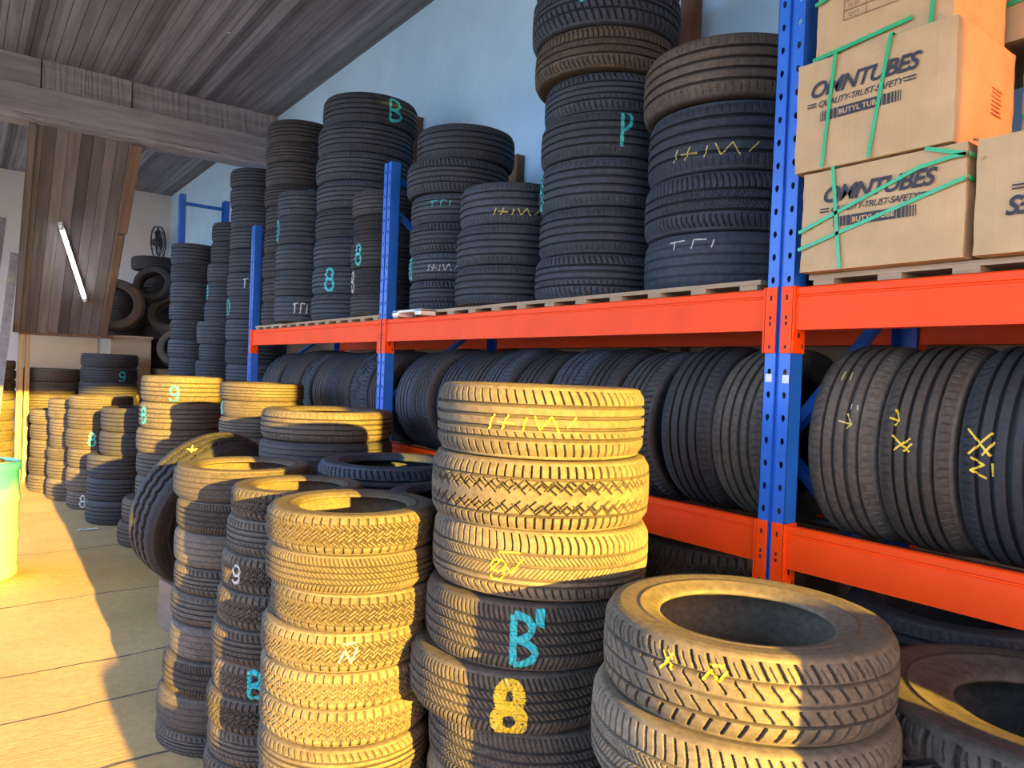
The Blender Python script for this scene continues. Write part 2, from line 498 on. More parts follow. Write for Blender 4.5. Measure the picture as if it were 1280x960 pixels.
def mark(e, glyph, ang, b, w, h, stroke, mat='cyan', name='painted_mark', rot90=0):
    """glyph centred at world angle ANG (radians, about the axle) and axial position B (world metres from the middle)"""
    k = e.scale[0]; kz = e.scale[2]; rz = e['_rz']
    vs = []; fs = []
    def P(u, s):
        s = min(max(s, -TW / 2 * 1.05), TW / 2 * 1.05)
        sa = np.array([s]); ua = np.array([(ang - rz) * R0 + u]) % (2 * PI * R0)
        kd = e['_kind']
        dep = {'worn': .004, 'at': .012, 'truck': .012, 'lt': .008}.get(kd, .009)
        r = float(prof_r(sa)[0]) + .0016 - .8 * dep * float(np.clip(pattern(kd, ua, sa, 2 * PI * R0, .004), 0, 1)[0])
        a = ang - rz + u / R0
        return (r * math.cos(a), r * math.sin(a), s)
    for st in GLY[glyph]:
        pts = []
        for (px, py) in st:
            px -= .5; py -= .5
            if rot90 == 1: px, py = -py, px
            if rot90 == -1: px, py = py, -px
            pts.append((px * w, py * h))
        dense = [pts[0]]
        for p, q in zip(pts, pts[1:]):
            d = math.hypot(q[0] - p[0], q[1] - p[1]); m = max(1, int(d / .0035))
            dense += [(p[0] + (q[0] - p[0]) * i / m, p[1] + (q[1] - p[1]) * i / m) for i in range(1, m + 1)]
        n = len(dense); base = len(vs)
        for i, p in enumerate(dense):
            q0 = dense[max(i - 1, 0)]; q1 = dense[min(i + 1, n - 1)]
            dx, dy = q1[0] - q0[0], q1[1] - q0[1]; l = math.hypot(dx, dy) or 1
            nx, ny = -dy / l, dx / l
            sw = stroke / 2 * (.9 + .2 * random.random())
            for c in (-1, -.6, -.2, .2, .6, 1):
                vs.append(P((p[0] + nx * sw * c) / k, (p[1] + ny * sw * c + b) / kz))
        for i in range(n - 1):
            for j in range(5):
                a0 = base + i * 6 + j
                fs.append((a0, a0 + 6, a0 + 7, a0 + 1))
    me = bpy.data.meshes.new(name); me.from_pydata(vs, [], fs); me.materials.append(M[mat]); me.update()
    o = bpy.data.objects.new(name, me); COL.objects.link(o); o.parent = e
    return o

def face_angle(e, off=0.0):
    """angle about a lying tyre's axle that faces the aisle spot where the photograph was taken, turned by OFF (fraction of the half-width, + = right)"""
    a = math.atan2(-e.location.y, -e.location.x)
    return a + math.asin(max(-1, min(1, off)))

ORD = ['topmost', 'second from top', 'third from top', 'fourth from top', 'fifth from top', 'sixth from top', 'seventh from top',
       'eighth from top', 'ninth from top', 'tenth from top', 'eleventh from top', 'twelfth from top', 'thirteenth from top']

def stack(x, y, base, rows, D, phrase, group, adj='dark', kinds=('rib',), mat='rub_cool', hi=0, jit=.012, over=None):
    """rows = section widths from the top down. over[i] = dict for row i from the top (0 = topmost). Returns the tyres, top first."""
    over = over or {}
    out = []; n = len(rows); z = base + sum(rows)
    for i, W in enumerate(rows):
        o = over.get(i, {})
        d = o.get('D', D * random.uniform(.985, 1.015))
        k = o.get('kind', kinds[i % len(kinds)])
        dx = o.get('dx', random.uniform(-jit, jit)); dy = o.get('dy', random.uniform(-jit, jit))
        a = o.get('adj', adj)
        pos = ORD[i] if i < n - 1 or n == 1 else 'bottom'
        rot = o.get('rot')
        lab = o.get('label') or ('%s tyre, %s %s' % (a, pos + (' one' if False else ''), phrase))
        out.append(tyre(x + dx, y + dy, z - W / 2, d, W * .99, k, o.get('mat', mat), o.get('hi', hi), rot, lab, group, o.get('rz'), o.get('bead', BEAD)))
        z -= W
    return out

# ------------------------------------------------------------------ the building
XW = 3.2            # plane of the long right-hand wall
YB = 15.5           # back wall
ZC = 4.88           # ceiling boards
XL = -4.2
b = MB(); b.box((XL, -2.5, -.12), (XW, YB, 0), M['floor'])
structure('floor', b, None)
# slab joints: grooves full of dirt, slightly wavy, each a low strip
b = MB()
for yj, sl in ((3.36, .02), (4.03, .05), (4.6, .06), (7.38, .08), (2.2, .03), (5.9, .05), (9.3, .05)):
    pts = []
    for i in range(60):
        x = XL + (XW - XL) * i / 59
        pts.append((x, yj + sl * (x - .5) + .012 * math.sin(x * 5.1 + yj * 7) + .006 * math.sin(x * 17 + yj)))
    for p, q in zip(pts, pts[1:]):
        w = .008 if yj < 4 else .006
        w *= .8 + .5 * random.random()
        b.add([(p[0], p[1] - w, .0012), (q[0], q[1] - w, .0012), (q[0], q[1] + w, .0012), (p[0], p[1] + w, .0012)], [(0, 1, 2, 3)])
structure('floor_joint', b, M['joint'])
b = MB(); b.box((-30, -40, -.2), (30, -2.5, -.1)); b.box((-30, -2.5, -.2), (XL, 30, -.1))
structure('ground', b, plain('dry_yard', (.40, .31, .20), .95, 0, .2, 2))

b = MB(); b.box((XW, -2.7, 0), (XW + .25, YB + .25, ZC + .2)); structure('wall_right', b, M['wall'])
b = MB(); b.box((XL - .2, YB, 0), (XW, YB + .25, ZC + .2)); structure('wall_back', b, M['wall_back'])
b = MB()
b.box((1.77, -2.75, 0), (XW, -2.5, 2.72)); b.box((1.77, -2.75, 3.56), (XW, -2.5, ZC)); b.box((1.77, -2.75, 2.72), (2.10, -2.5, 3.56)); b.box((2.45, -2.75, 2.72), (XW, -2.5, 3.56)); b.box((-1.0, -2.75, 3.45), (1.77, -2.5, ZC)); b.box((XL - .2, -2.75, 0), (-1.0, -2.5, ZC))
structure('wall_front', b, M['wall_back'])
b = MB()
for lo, hi in (((2.06, -2.5, 2.68), (2.49, -2.47, 2.72)), ((2.06, -2.5, 3.56), (2.49, -2.47, 3.60)), ((2.06, -2.5, 2.72), (2.10, -2.47, 3.56)), ((2.45, -2.5, 2.72), (2.49, -2.47, 3.56))): b.box(lo, hi)
win = structure('sun_patch_window', b, M['frame'])  # unseen opening added to throw a sun patch onto one carton
gm = bpy.data.materials.new('amber_sun_tint'); gm.use_nodes = True  # amber tint dims that sun patch and turns it orange
gn = gm.node_tree; gn.nodes.clear()
go = gn.nodes.new('ShaderNodeOutputMaterial'); gt = gn.nodes.new('ShaderNodeBsdfTransparent'); gt.inputs[0].default_value = (.46, .235, .02, 1)
gn.links.new(gt.outputs[0], go.inputs[0])
b = MB(); b.box((2.10, -2.62, 2.72), (2.45, -2.616, 3.56)); b.build('pane', gm, win)
b = MB(); b.box((XL - .2, -2.75, 0), (XL, YB, .9)); b.box((XL - .2, -2.75, 4.3), (XL, YB, ZC))
for y in (-2.7, 1.8, 6.3, 10.8, 15.2): b.box((XL - .2, y, .9), (XL, y + .3, 4.3))
structure('wall_left', b, M['wall_back'])
b = MB()
x = XL
while x < XW:
    dz = random.uniform(-.004, .004)
    b.box((x, -2.5, ZC + dz), (min(x + .109, XW), YB, ZC + .022 + dz)); x += .115
b.box((XL - .2, -2.75, ZC + .05), (XW + .25, YB + .25, ZC + .2))
structure('ceiling', b, M['ceil'])

# tie beam of old timbers across the hall
b = MB()
def rough(lo, hi, seg, amp, seed):
    """a long timber along x whose faces wander a little"""
    rr = random.Random(seed); n = seg
    vs = []; fs = []
    for i in range(n + 1):
        x = lo[0] + (hi[0] - lo[0]) * i / n
        for (y, z) in ((lo[1], lo[2]), (hi[1], lo[2]), (hi[1], hi[2]), (lo[1], hi[2])):
            vs.append((x, y + rr.uniform(-amp, amp), z + rr.uniform(-amp, amp)))
    for i in range(n):
        for j in range(4):
            k = (j + 1) % 4
            fs.append((i * 4 + j, i * 4 + k, (i + 1) * 4 + k, (i + 1) * 4 + j))
    fs += [(3, 2, 1, 0), tuple(n * 4 + j for j in range(4))]
    return vs, fs
for lo, hi, s in (((XL, 9.42, 4.24), (XW, 9.74, 4.55), 1), ((XL, 9.50, 4.56), (.62, 9.74, ZC), 2), ((.635, 9.49, 4.56), (1.5, 9.74, ZC), 3), ((1.515, 9.51, 4.57), (XW, 9.74, ZC), 4)):
    b.add(*rough(lo, hi, 46, .006, s))
b.add(*rough((XL, 9.40, 4.19), (XW, 9.70, 4.235), 60, .009, 9), mat=None)
structure('ceiling_beam', b, M['timber'])

# boarded underside of the stair, hanging from the tie beam
PA = Vector((0, 9.55, 4.2)); PB = Vector((0, 11.55, 2.0))
pd = (PB - PA); plen = pd.length; pd.normalize(); pn = Vector((0, pd.z, -pd.y))
stair = empty('stair_boarding', (.55, 9.55, 4.2))
T = Matrix(((1, 0, 0, 0), (0, pd.y, -pn.y, 0), (0, pd.z, -pn.z, 0), (0, 0, 0, 1)))
stair.rotation_euler = T.to_euler()
b = MB(); x = 0
while x < 1.0:
    b.box((x, 0, -.004 + random.uniform(-.004, .004)), (x + .116, plen + random.uniform(-.01, .01), .03)); x += .12
b.box((0, 0, .03), (1.06, plen, .06))
b.build('boards', M['panel'], stair)
b = MB(); b.box((.98, .02, -.034), (1.09, plen * .42, -.009)); b.box((.985, plen * .43, -.034), (1.06, plen, -.009))
b.build('edge_trim', M['panel_trim'], stair)
b = MB(); b.box((-.02, 0, -.033), (.05, plen, -.009)); b.build('edge_trim', M['panel'], stair)
tag(stair, 'brown boarded stair underside sloping down from the ceiling beam', 'stair boarding', kind='structure')

# lit tube on the boarding
def on_panel(x, s, h): return Vector((x, 9.55, 4.2)) + pd * s + pn * h
ta = on_panel(.93, 1.25, .09); tb = on_panel(1.27, 2.28, .09)
tu = empty('tube_light', ta)
b = MB(); b.tube([(0, 0, 0), tb - ta], .022, n=12); b.build('tube', M['tube'], tu, True)
dd = (tb - ta).normalized()
for p, q in ((-dd * .05, dd * .012), (tb - ta - dd * .012, tb - ta + dd * .05)):
    b = MB(); b.tube([p, q], .024, n=12); b.build('end_cap', M['white'], tu, True)
b = MB(); b.beam(-dd * .05 - pn * .04, tb - ta + dd * .05 - pn * .04, .05, .05, up=pn); b.build('batten', M['white'], tu)
tag(tu, 'lit white fluorescent tube fixed askew on the brown boarding', 'light')

# partition under the stair: cream board and a rough door post
b = MB(); b.box((.72, 12.75, 0), (1.66, 12.82, 2.05)); tag(b.build('partition_board', M['cream']), 'cream board partition under the brown stair boarding', 'partition', kind='structure')
dp = empty('door_post', (.67, 11.66, 0))
b = MB(); b.add(*[([Vector((-.09, -.05, 0)) + Vector((0, 0, 0)) for _ in range(0)]), []]); b.box((-.075, -.05, 0), (-.005, .05, 1.98), bev=.004); b.build('post', M['frame'], dp)
b = MB(); b.box((.01, -.035, 0), (.065, .045, 1.98), bev=.004); b.build('stop_strip', M['frame'], dp)
tag(dp, 'pale wooden door post standing below the left edge of the stair boarding', 'door post', kind='structure')
b = MB(); b.box((.6, 11.6, 1.96), (1.7, 11.72, 2.02)); structure('trim_1', b, M['panel_trim'])

for i, (x0, y0, x1, y1, z1, w) in enumerate(((.08, 10.9, .40, 12.4, 3.55, .13), (-.12, 10.5, .22, 12.0, 3.3, .12), (.27, 10.7, .54, 11.7, 3.0, .10))):
    b = MB(); b.beam((0, 0, 0.0), (x1 - x0, y1 - y0, z1), w, .03, up=(0, -1, 0))
    o = b.build('timber_plank', M['plank'], loc=(x0, y0, .02))
    tag(o, ['longest grey plank leaning beside the stair boarding', 'outermost grey plank leaning beside the stair boarding', 'narrow grey plank leaning closest to the stair boarding'][i], 'plank', 'grey planks leaning by the stair')

# plywood cabinet and crate that carry the pile at the back
cab = empty('plywood_cabinet', (1.95, 12.3, 0))
b = MB(); b.box((-.27, -.65, 0), (.25, .65, 1.98), bev=.006); b.build('body', M['ply'], cab)
b = MB(); b.box((-.29, -.67, 1.98), (.27, .67, 2.02), bev=.004); b.build('top_board', M['ply'], cab)
for z in (.55, 1.1, 1.62):
    b = MB(); b.box((-.27, -.665, z), (.25, -.65, z + .05)); b.build('batten', M['ply'], cab)
tag(cab, 'pale plywood cabinet below the pile of tyres at the back wall', 'cabinet')
cr = empty('wooden_crate', (2.58, 12.2, 0))
b = MB()
for k in range(9): b.box((-.31, -.77, .02 + k * .17), (.35, -.75, .16 + k * .17)); b.box((-.31, .75, .02 + k * .17), (.35, .77, .16 + k * .17))
b.box((-.31, -.75, 0), (-.28, .75, 1.53)); b.box((.32, -.75, 0), (.35, .75, 1.53)); b.build('side_boards', M['ply'], cr)
b = MB(); b.box((-.32, -.78, 1.53), (.36, .78, 1.56)); b.build('lid', M['ply'], cr)
tag(cr, 'slatted wooden crate under the leaning tyres by the back wall', 'crate')

# wheel-like fan on the back wall
fan = empty('wall_fan', (2.93, 15.12, 3.90))
fan.rotation_euler = (0, 0, math.radians(62))
Tf = Matrix.Rotation(PI / 2, 4, 'X')
b = MB()
for r in (.29, .2, .11):
    b.tube([(r * math.cos(a * PI / 18), -.03, r * math.sin(a * PI / 18)) for a in range(36)], .013 if r > .25 else .007, n=6, closed=True)
for a in range(12): b.tube([(0, -.03, 0), (.29 * math.cos(a * PI / 6), -.03, .29 * math.sin(a * PI / 6))], .006, n=5)
b.build('guard', M['black'], fan, True)
b = MB(); b.tube([(.29 * math.cos(a * PI / 18), .05, .29 * math.sin(a * PI / 18)) for a in range(36)], .013, n=6, closed=True); b.build('rear_ring', M['black'], fan, True)
for k in range(3):
    b = MB(); vs = []
    for i in range(7):
        r = .05 + .2 * i / 6
        for s in (-1, 1):
            a = k * 2 * PI / 3 + s * .32 * (.5 + i / 9)
            for t_ in (-.003, .003): vs.append((r * math.cos(a), .01 + s * .018 + t_, r * math.sin(a)))
    fs = []
    for i in range(6):
        o = i * 4
        fs += [(o, o + 4, o + 6, o + 2), (o + 1, o + 3, o + 7, o + 5), (o, o + 1, o + 5, o + 4), (o + 2, o + 6, o + 7, o + 3)]
    b.add(vs, fs); b.build('blade', M['black'], fan)
b = MB(); b.lathe([(.055, -.05), (.07, -.02), (.07, .08), (.05, .12)], 20, None, Matrix.Rotation(-PI / 2, 4, 'X')); b.build('motor', M['black'], fan, True)
b = MB(); b.tube([(0, .1, 0), (.1, .16, .02), (.34, .2, .02)], .014, n=8); b.tube([(0, .1, -.1), (.34, .2, -.1)], .01, n=8); b.build('bracket', M['steel'], fan, True)
tag(fan, 'dark round wheel-like fan mounted on the back wall above the tyres', 'fan')

# ------------------------------------------------------------------ pallet rack
XR = 2.17
FR = [(-1.35, 2.6, .93), (1.43, 3.6, .93), (4.31, 3.01, .93), (7.02, 2.98, .93), (10.05, 3.8, .6)]
rack = empty('pallet_rack', (XR, 4.31, 0))
def holed_strip(b, y0, y1, z0, z1, pitch, hw, hh, x=0.0):
    n = int((z1 - z0) / pitch); z = z0; ym = (y0 + y1) / 2
    while z < z1 - 1e-6:
        zt = min(z + pitch, z1)
        if zt - z < pitch * .9:
            b.add([(x, y0, z), (x, y1, z), (x, y1, zt), (x, y0, zt)], [(0, 3, 2, 1)]); break
        zm = (z + zt) / 2
        outer = [(y0, z), (ym, z), (y1, z), (y1, zm), (y1, zt), (ym, zt), (y0, zt), (y0, zm)]
        inner = [(ym - hw * .5, zm - hh * .75), (ym, zm - hh), (ym + hw * .5, zm - hh * .75), (ym + hw, zm), (ym + hw * .7, zm + hh * .8), (ym, zm + hh), (ym - hw * .7, zm + hh * .8), (ym - hw, zm)]
        vs = [(x, *p) for p in outer] + [(x, *p) for p in inner] + [(x + .004, *p) for p in inner]
        fs = []
        for i in range(8):
            j = (i + 1) % 8
            fs.append((i, 8 + i, 8 + j, j)); fs.append((8 + i, 16 + i, 16 + j, 8 + j))
        b.add(vs, fs); z = zt
def post(h, back=False):
    b = MB()
    if not back:
        holed_strip(b, -.05, -.009, 0, h, .0765, .0075, .012); holed_strip(b, .009, .05, 0, h, .0765, .0075, .012)
        b.box((.001, -.009, 0), (.013, -.0075, h)); b.box((.001, .0075, 0), (.013, .009, h)); b.box((.011, -.009, 0), (.014, .009, h))
    else:
        b.box((.066, -.05, 0), (.07, .05, h))
    b.box((0, .048, 0), (.07, .05, h)); b.box((0, -.05, 0), (.07, -.048, h))
    if not back:
        b.box((.066, -.05, 0), (.07, -.03, h)); b.box((.066, .03, 0), (.07, .05, h))
    return b
for (y, h, dep) in FR:
    o = post(h).build('upright', M['blue'], rack); o.location = (0, y - 4.31, 0)
    o = post(h, True).build('upright', M['blue'], rack); o.location = (dep - .07, y - 4.31, 0)
    for x in (0, dep - .07):
        b = MB(); b.box((x - .02, y - 4.31 - .07, 0), (x + .09, y - 4.31 + .07, .008)); b.build('foot_plate', M['blue'], rack)
    z = .25; side = 0; k = 0
    while z + .62 < h:
        xa, xb = (.06, dep - .06) if side == 0 else (dep - .06, .06)
        b = MB(); b.beam((xa, y - 4.31, z), (xb, y - 4.31, z + .6), .025, .045, up=(0, 1, 0)); b.build('brace', M['blue'], rack)
        z += .62; side ^= 1; k += 1
    b = MB(); b.box((.06, y - 4.31 - .015, h - .13), (dep - .06, y - 4.31 + .015, h - .09)); b.build('brace', M['blue'], rack)
def beam(ya, yb, ztop, x0, front=True, H=.14):
    """box beam with a step along its top edge; a hooked end connector at each end"""
    y0, y1 = ya - 4.31 + .052, yb - 4.31 - .052
    s = -1 if front else 1
    # profile in (x, z); outer face on the aisle side
    prof = [(0, -H), (0, -.034), (.004, -.031), (.004, -.027), (0, -.024), (0, -.004), (.004, 0), (.026, 0), (.028, -.024), (.050, -.026), (.050, -H)]
    if not front: prof = [(.05 - p[0], p[1]) for p in prof][::-1]
    n = len(prof)
    vs = [(x0 + p[0], y0, ztop + p[1]) for p in prof] + [(x0 + p[0], y1, ztop + p[1]) for p in prof]
    fs = [(i, n + i, n + (i + 1) % n, (i + 1) % n) for i in range(n)] + [tuple(range(n)), tuple(range(n, 2 * n))[::-1]]
    b = MB(); b.add(vs, fs); o = b.build('beam', M['orange'], rack)
    for (ye, sg) in ((y0, -1), (y1, 1)):
        c = MB()
        xa = -.006 if front else x0 + .05
        # face plate over the post and side plate against it
        lo, hi = sorted((ye + sg * .002, ye + sg * .043)); za, zb = ztop - .216, ztop + .004
        if front:
            c.box((-.006, lo, za), (-.001, hi, zb), M['orange'], bev=.0012)
            for dz in (-.03, -.098, -.118, -.195):
                c.box((-.0068, (lo + hi) / 2 - .0035, ztop + dz - (.011 if dz == -.03 else .006)), (-.0055, (lo + hi) / 2 + .0035, ztop + dz + .006), M['hole'])
        lo, hi = sorted((ye, ye - sg * .006))
        c.box((-.006 if front else x0 - .0, lo, za), (.062 if front else x0 + .055, hi, zb), M['orange'], bev=.0012)
        if front:
            c.box((.02, min(lo, hi) - .0007, ztop - .165), (.03, max(lo, hi) + .0007, ztop - .148), M['hole'])
            c.box((.045, min(lo, hi) - .0007, ztop - .2), (.051, max(lo, hi) + .0007, ztop - .185), M['hole'])
        c.build('end_connector', None, o)
for i in range(4):
    ya, da = FR[i][0], FR[i][2]; yb = FR[i + 1][0]; dep = min(FR[i][2], FR[i + 1][2])
    for zt in ((1.22, 2.0) if i < 3 else (1.22,)):
        beam(ya, yb, zt, .004); beam(ya, yb, zt, dep - .056, False)
for x in (.27, .49):
    b = MB(); b.tube([(x, -5.6, 1.158), (x, 2.66, 1.158)], .017, n=10); b.build('tyre_rail', M['black'], rack, True)
b = MB(); b.box((-.0015, -2.88 - .045, 1.685), (-.0002, -2.88 - .022, 1.712)); b.box((-.0015, -2.88 + .018, 1.688), (-.0002, -2.88 + .042, 1.715)); b.build('sticker', M['sticker'], rack)
tag(rack, 'blue and orange steel pallet rack along the wall holding tyres and cartons', 'rack')

# slatted wooden decks lying on the beams
def deck(name_label, y0, y1, z, x1):
    d = empty('slatted_deck', (XR + .03, (y0 + y1) / 2, z + .003)); hw = (y1 - y0) / 2
    b = MB()
    n = int((y1 - y0) / .21)
    for k in range(n + 1):
        yy = -hw + .05 + (2 * hw - .1) * k / n
        b.box((-.01, yy - .035, 0), (x1 - XR - .1, yy + .035, .018))
    b.build('bearers', M['pallet'], d)
    b = MB(); x = 0
    while x < x1 - XR - .2:
        b.box((x - .012, -hw, .018), (x + .085, hw, .034)); x += .13
    b.build('boards', M['pallet'], d)
    tag(d, name_label, 'deck')
DECKS = (('slatted wooden deck under the printed cartons', -1.25, 1.34, 2.0, 3.1), ('slatted wooden deck under the tallest tyre stack of the top shelf', 1.52, 4.22, 2.0, 3.1),
         ('slatted wooden deck at the far end of the top shelf', 4.4, 6.93, 2.0, 3.1), ('slatted wooden deck behind the farthest blue posts', 7.11, 9.96, 1.22, 2.77))
for a in DECKS: deck(*a)
b = MB(); b.box((-.05, -.17, 0), (.05, -.10, .033), bev=.003); b.box((-.05, .10, 0), (.05, .17, .033), bev=.003); b.box((-.05, -.17, .02), (.05, .17, .034), bev=.003)
tag(b.build('wood_offcut', M['paper'], loc=(2.135, 3.84, 2.0005)), 'pale wood offcut sticking out over the orange beam', 'wood offcut')

# ------------------------------------------------------------------ cartons
def text_mesh(txt, size, shear=0.0, bold=0.0, spacing=1.0):
    cu = bpy.data.curves.new('lettering', 'FONT'); cu.body = txt; cu.size = size; cu.shear = shear; cu.offset = bold
    cu.space_character = spacing; cu.align_x = 'CENTER'; cu.resolution_u = 4
    o = bpy.data.objects.new('lettering', cu); COL.objects.link(o)
    bpy.context.view_layer.update()
    me = bpy.data.meshes.new_from_object(o.evaluated_get(bpy.context.evaluated_depsgraph_get()))
    bpy.data.objects.remove(o); bpy.data.curves.remove(cu)
    vs = [tuple(v.co) for v in me.vertices]; fs = [tuple(p.vertices) for p in me.polygons]
    bpy.data.meshes.remove(me); return vs, fs

def carton(x0, y0, y1, z0, z1, d, label, group='printed cartons on the top shelf', rz=0.0, dent=.006, seed=1, open_corner=False):
    """front face towards the aisle at x0; local x = depth, y = along the rack, z = up"""
    w, h = y1 - y0, z1 - z0
    c = empty('carton', (x0 + d / 2, (y0 + y1) / 2, z0), (0, 0, rz))
    rr = random.Random(seed)
    import bmesh
    bm = bmesh.new(); bmesh.ops.create_cube(bm, size=1)
    bmesh.ops.subdivide_edges(bm, edges=bm.edges[:], cuts=9, use_grid_fill=True)
    for v in bm.verts:
        p = v.co; q = Vector((p.x * d, p.y * w, (p.z + .5) * h))
        # bulging walls, worn edges
        e = [abs(abs(t) - .5) < 1e-4 for t in p]
        if sum(e) == 1:
            ax = e.index(True); s = 1 if p[ax] > 0 else -1
            a, b_ = [t for i, t in enumerate(p) if i != ax]
            q[ax] += s * dent * (1 - 4 * a * a) * (1 - 4 * b_ * b_) * (1 if ax != 2 else .15) + rr.uniform(-.0012, .0012)
        elif sum(e) >= 2:
            for i in range(3):
                if e[i] and i != 2: q[i] -= math.copysign(rr.uniform(.001, .004), p[i])
        v.co = q
    for f in bm.faces: f.smooth = False
    me = bpy.data.meshes.new('body'); bm.to_mesh(me); bm.free(); me.materials.append(M['card'])
    o = bpy.data.objects.new('body', me); COL.objects.link(o); o.parent = c
    # flap seam on the near side wall
    b = MB()
    b.add([(-d / 2 - .001, -w / 2 + .035 + .004 * math.sin(i * 1.3), h * i / 12) for i in range(13)] + [(-d / 2 - .001, -w / 2 + .037 + .005 * math.sin(i * 1.3), h * i / 12) for i in range(13)],
          [(i, i + 1, 14 + i, 13 + i) for i in range(12)])
    tag(c, label, 'carton', group)
    return c, (d, w, h)

def front_T(dim, u, v, off=.0095, rot=0.0):
    """matrix that lays flat artwork on the aisle face; u to the reader's right, v up, from the face's centre"""
    d, w, h = dim
    T = Matrix(((0, 0, -1, -d / 2 - off), (-1, 0, 0, -u), (0, 1, 0, h / 2 + v), (0, 0, 0, 1)))
    return T @ Matrix.Rotation(rot, 4, 'Z')

def brand_print(c, dim, u=0, v=0, s=1.0, rot=0.0):
    T = front_T(dim, u, v, rot=rot)
    b = MB()
    vs, fs = text_mesh('OMNTUBES', .066 * s, .32, .0016 * s, .93); b.add([(x, y + .018 * s, 0) for x, y, z in vs], fs, M['ink'], T)
    b.build('printed_name', None, c)
    b = MB()
    vs, fs = text_mesh('QUALITY-TRUST-SAFETY', .0265 * s, .3, .0002, .86); b.add([(x - .004 * s, y - .016 * s, 0) for x, y, z in vs], fs, M['ink'], T)
    for yy in (-.012, -.003):
        b.box((.128 * s, yy * s, 0), (.163 * s, (yy + .0035) * s, .0004), M['ink'], T); b.box((-.168 * s, yy * s, 0), (-.138 * s, (yy + .0035) * s, .0004), M['ink'], T)
    b.build('printed_slogan', None, c)
    b = MB()
    y0, y1 = -.062 * s, -.031 * s
    b.box((-.066 * s, y0, 0), (.066 * s, y1, .0003), M['ink'], T)
    x = .070
    for wd in (.009, .007, .005, .004, .003, .002):
        for sg in (-1, 1):
            xs = sorted((sg * x * s, sg * (x + wd) * s)); b.box((xs[0], y0, 0), (xs[1], y1, .0003), M['ink'], T)
        x += wd + .0045
    vs, fs = text_mesh('BUTYL TUBE', .021 * s, 0, .0006, 1.08); b.add([(p[0], p[1] - .054 * s, .0012) for p in vs], fs, M['card'], T)
    b.build('printed_bar', None, c)

def strap(c, pts, width=.011, name='strap', up=(1, 0, 0)):
    """flat band through PTS (local), facing roughly UP"""
    b = MB(); pts = [Vector(p) for p in pts]
    vs = []
    for i, p in enumerate(pts):
        d_ = (pts[min(i + 1, len(pts) - 1)] - pts[max(i - 1, 0)]).normalized()
        n = Vector((p.x, 0, 0)).normalized() if abs(p.x) > 1e-6 else Vector((-1, 0, 0))
        n = Vector(up) if up is not None else n
        s = d_.cross(n)
        s = s.normalized() if s.length > 1e-5 else Vector((0, 1, 0))
        for q in (-1, 1):
            for t_ in (0, 1): vs.append(p + s * (q * width / 2) + n * (.0018 * t_))
    fs = []
    for i in range(len(pts) - 1):
        o = i * 4
        fs += [(o, o + 4, o + 6, o + 2), (o + 1, o + 3, o + 7, o + 5), (o, o + 1, o + 5, o + 4), (o + 2, o + 6, o + 7, o + 3)]
    fs += [(0, 2, 3, 1), (len(pts) * 4 - 4, len(pts) * 4 - 3, len(pts) * 4 - 1, len(pts) * 4 - 2)]
    b.add(vs, fs); b.build(name, M['green'], c)
def bow(p, q, dim, n=8):
    """a line on the aisle face from p to q in (u, v), pushed out with the bulge"""
    d, w, h = dim; out = []
    for i in range(n + 1):
        u = p[0] + (q[0] - p[0]) * i / n; v = p[1] + (q[1] - p[1]) * i / n
        out.append((-d / 2 - .0105, -u, h / 2 + v))
    return out

def ring_v(c, dim, u0, u1=None):
    """strap that runs up the aisle face, over the top, down the back and under"""
    d, w, h = dim; u1 = u0 if u1 is None else u1
    strap(c, bow((u1, -h / 2), (u0, h / 2 + .004), dim, 6), up=(-1, 0, 0))
    strap(c, [(-d / 2 - .0105, -u0, h + .004), (0, -u0, h + .005), (d / 2 + .009, -u0, h + .004)], up=(0, 0, 1))
    strap(c, [(d / 2 + .009, -u0, h + .004), (d / 2 + .0095, -u0, 0)], up=(1, 0, 0))

BX = 2.125
c1, d1 = carton(BX + .012, .862, 1.345, 2.040, 2.350, .36, 'bottom carton beside the blue post, crossed by two slanting green straps', seed=3)
brand_print(c1, d1, -.005, .035)
ring_v(c1, d1, -.135, -.10)
strap(c1, bow((-.2415, -.03), (.12, .105), d1, 8) + [(-d1[0] / 2 - .0105, -.205, d1[2] / 2 + .118), (-d1[0] / 2 - .0105, -.2415, d1[2] / 2 + .118)], .011, up=(-1, 0, 0))
strap(c1, bow((-.2415, -.085), (.2415, .055), d1, 8), .011, up=(-1, 0, 0))
strap(c1, bow((.135, .155), (.2415, .118), d1, 4), .011, up=(-1, 0, 0))
for (v,) in ((.118,), (.055,)):
    strap(c1, [(-d1[0] / 2 - .01, -d1[1] / 2 - .008, d1[2] / 2 + v), (d1[0] / 2, -d1[1] / 2 - .009, d1[2] / 2 + v - .02)], .011, up=(0, -1, 0))
c2, d2 = carton(BX, .895, 1.372, 2.356, 2.697, .40, 'bright carton on top of the strapped bottom carton, near side glowing orange', seed=5, dent=.008)
brand_print(c2, d2, -.025, .035, 1.0)
ring_v(c2, d2, -.105, -.135)
ring_v(c2, d2, .062, -.02 + .03)
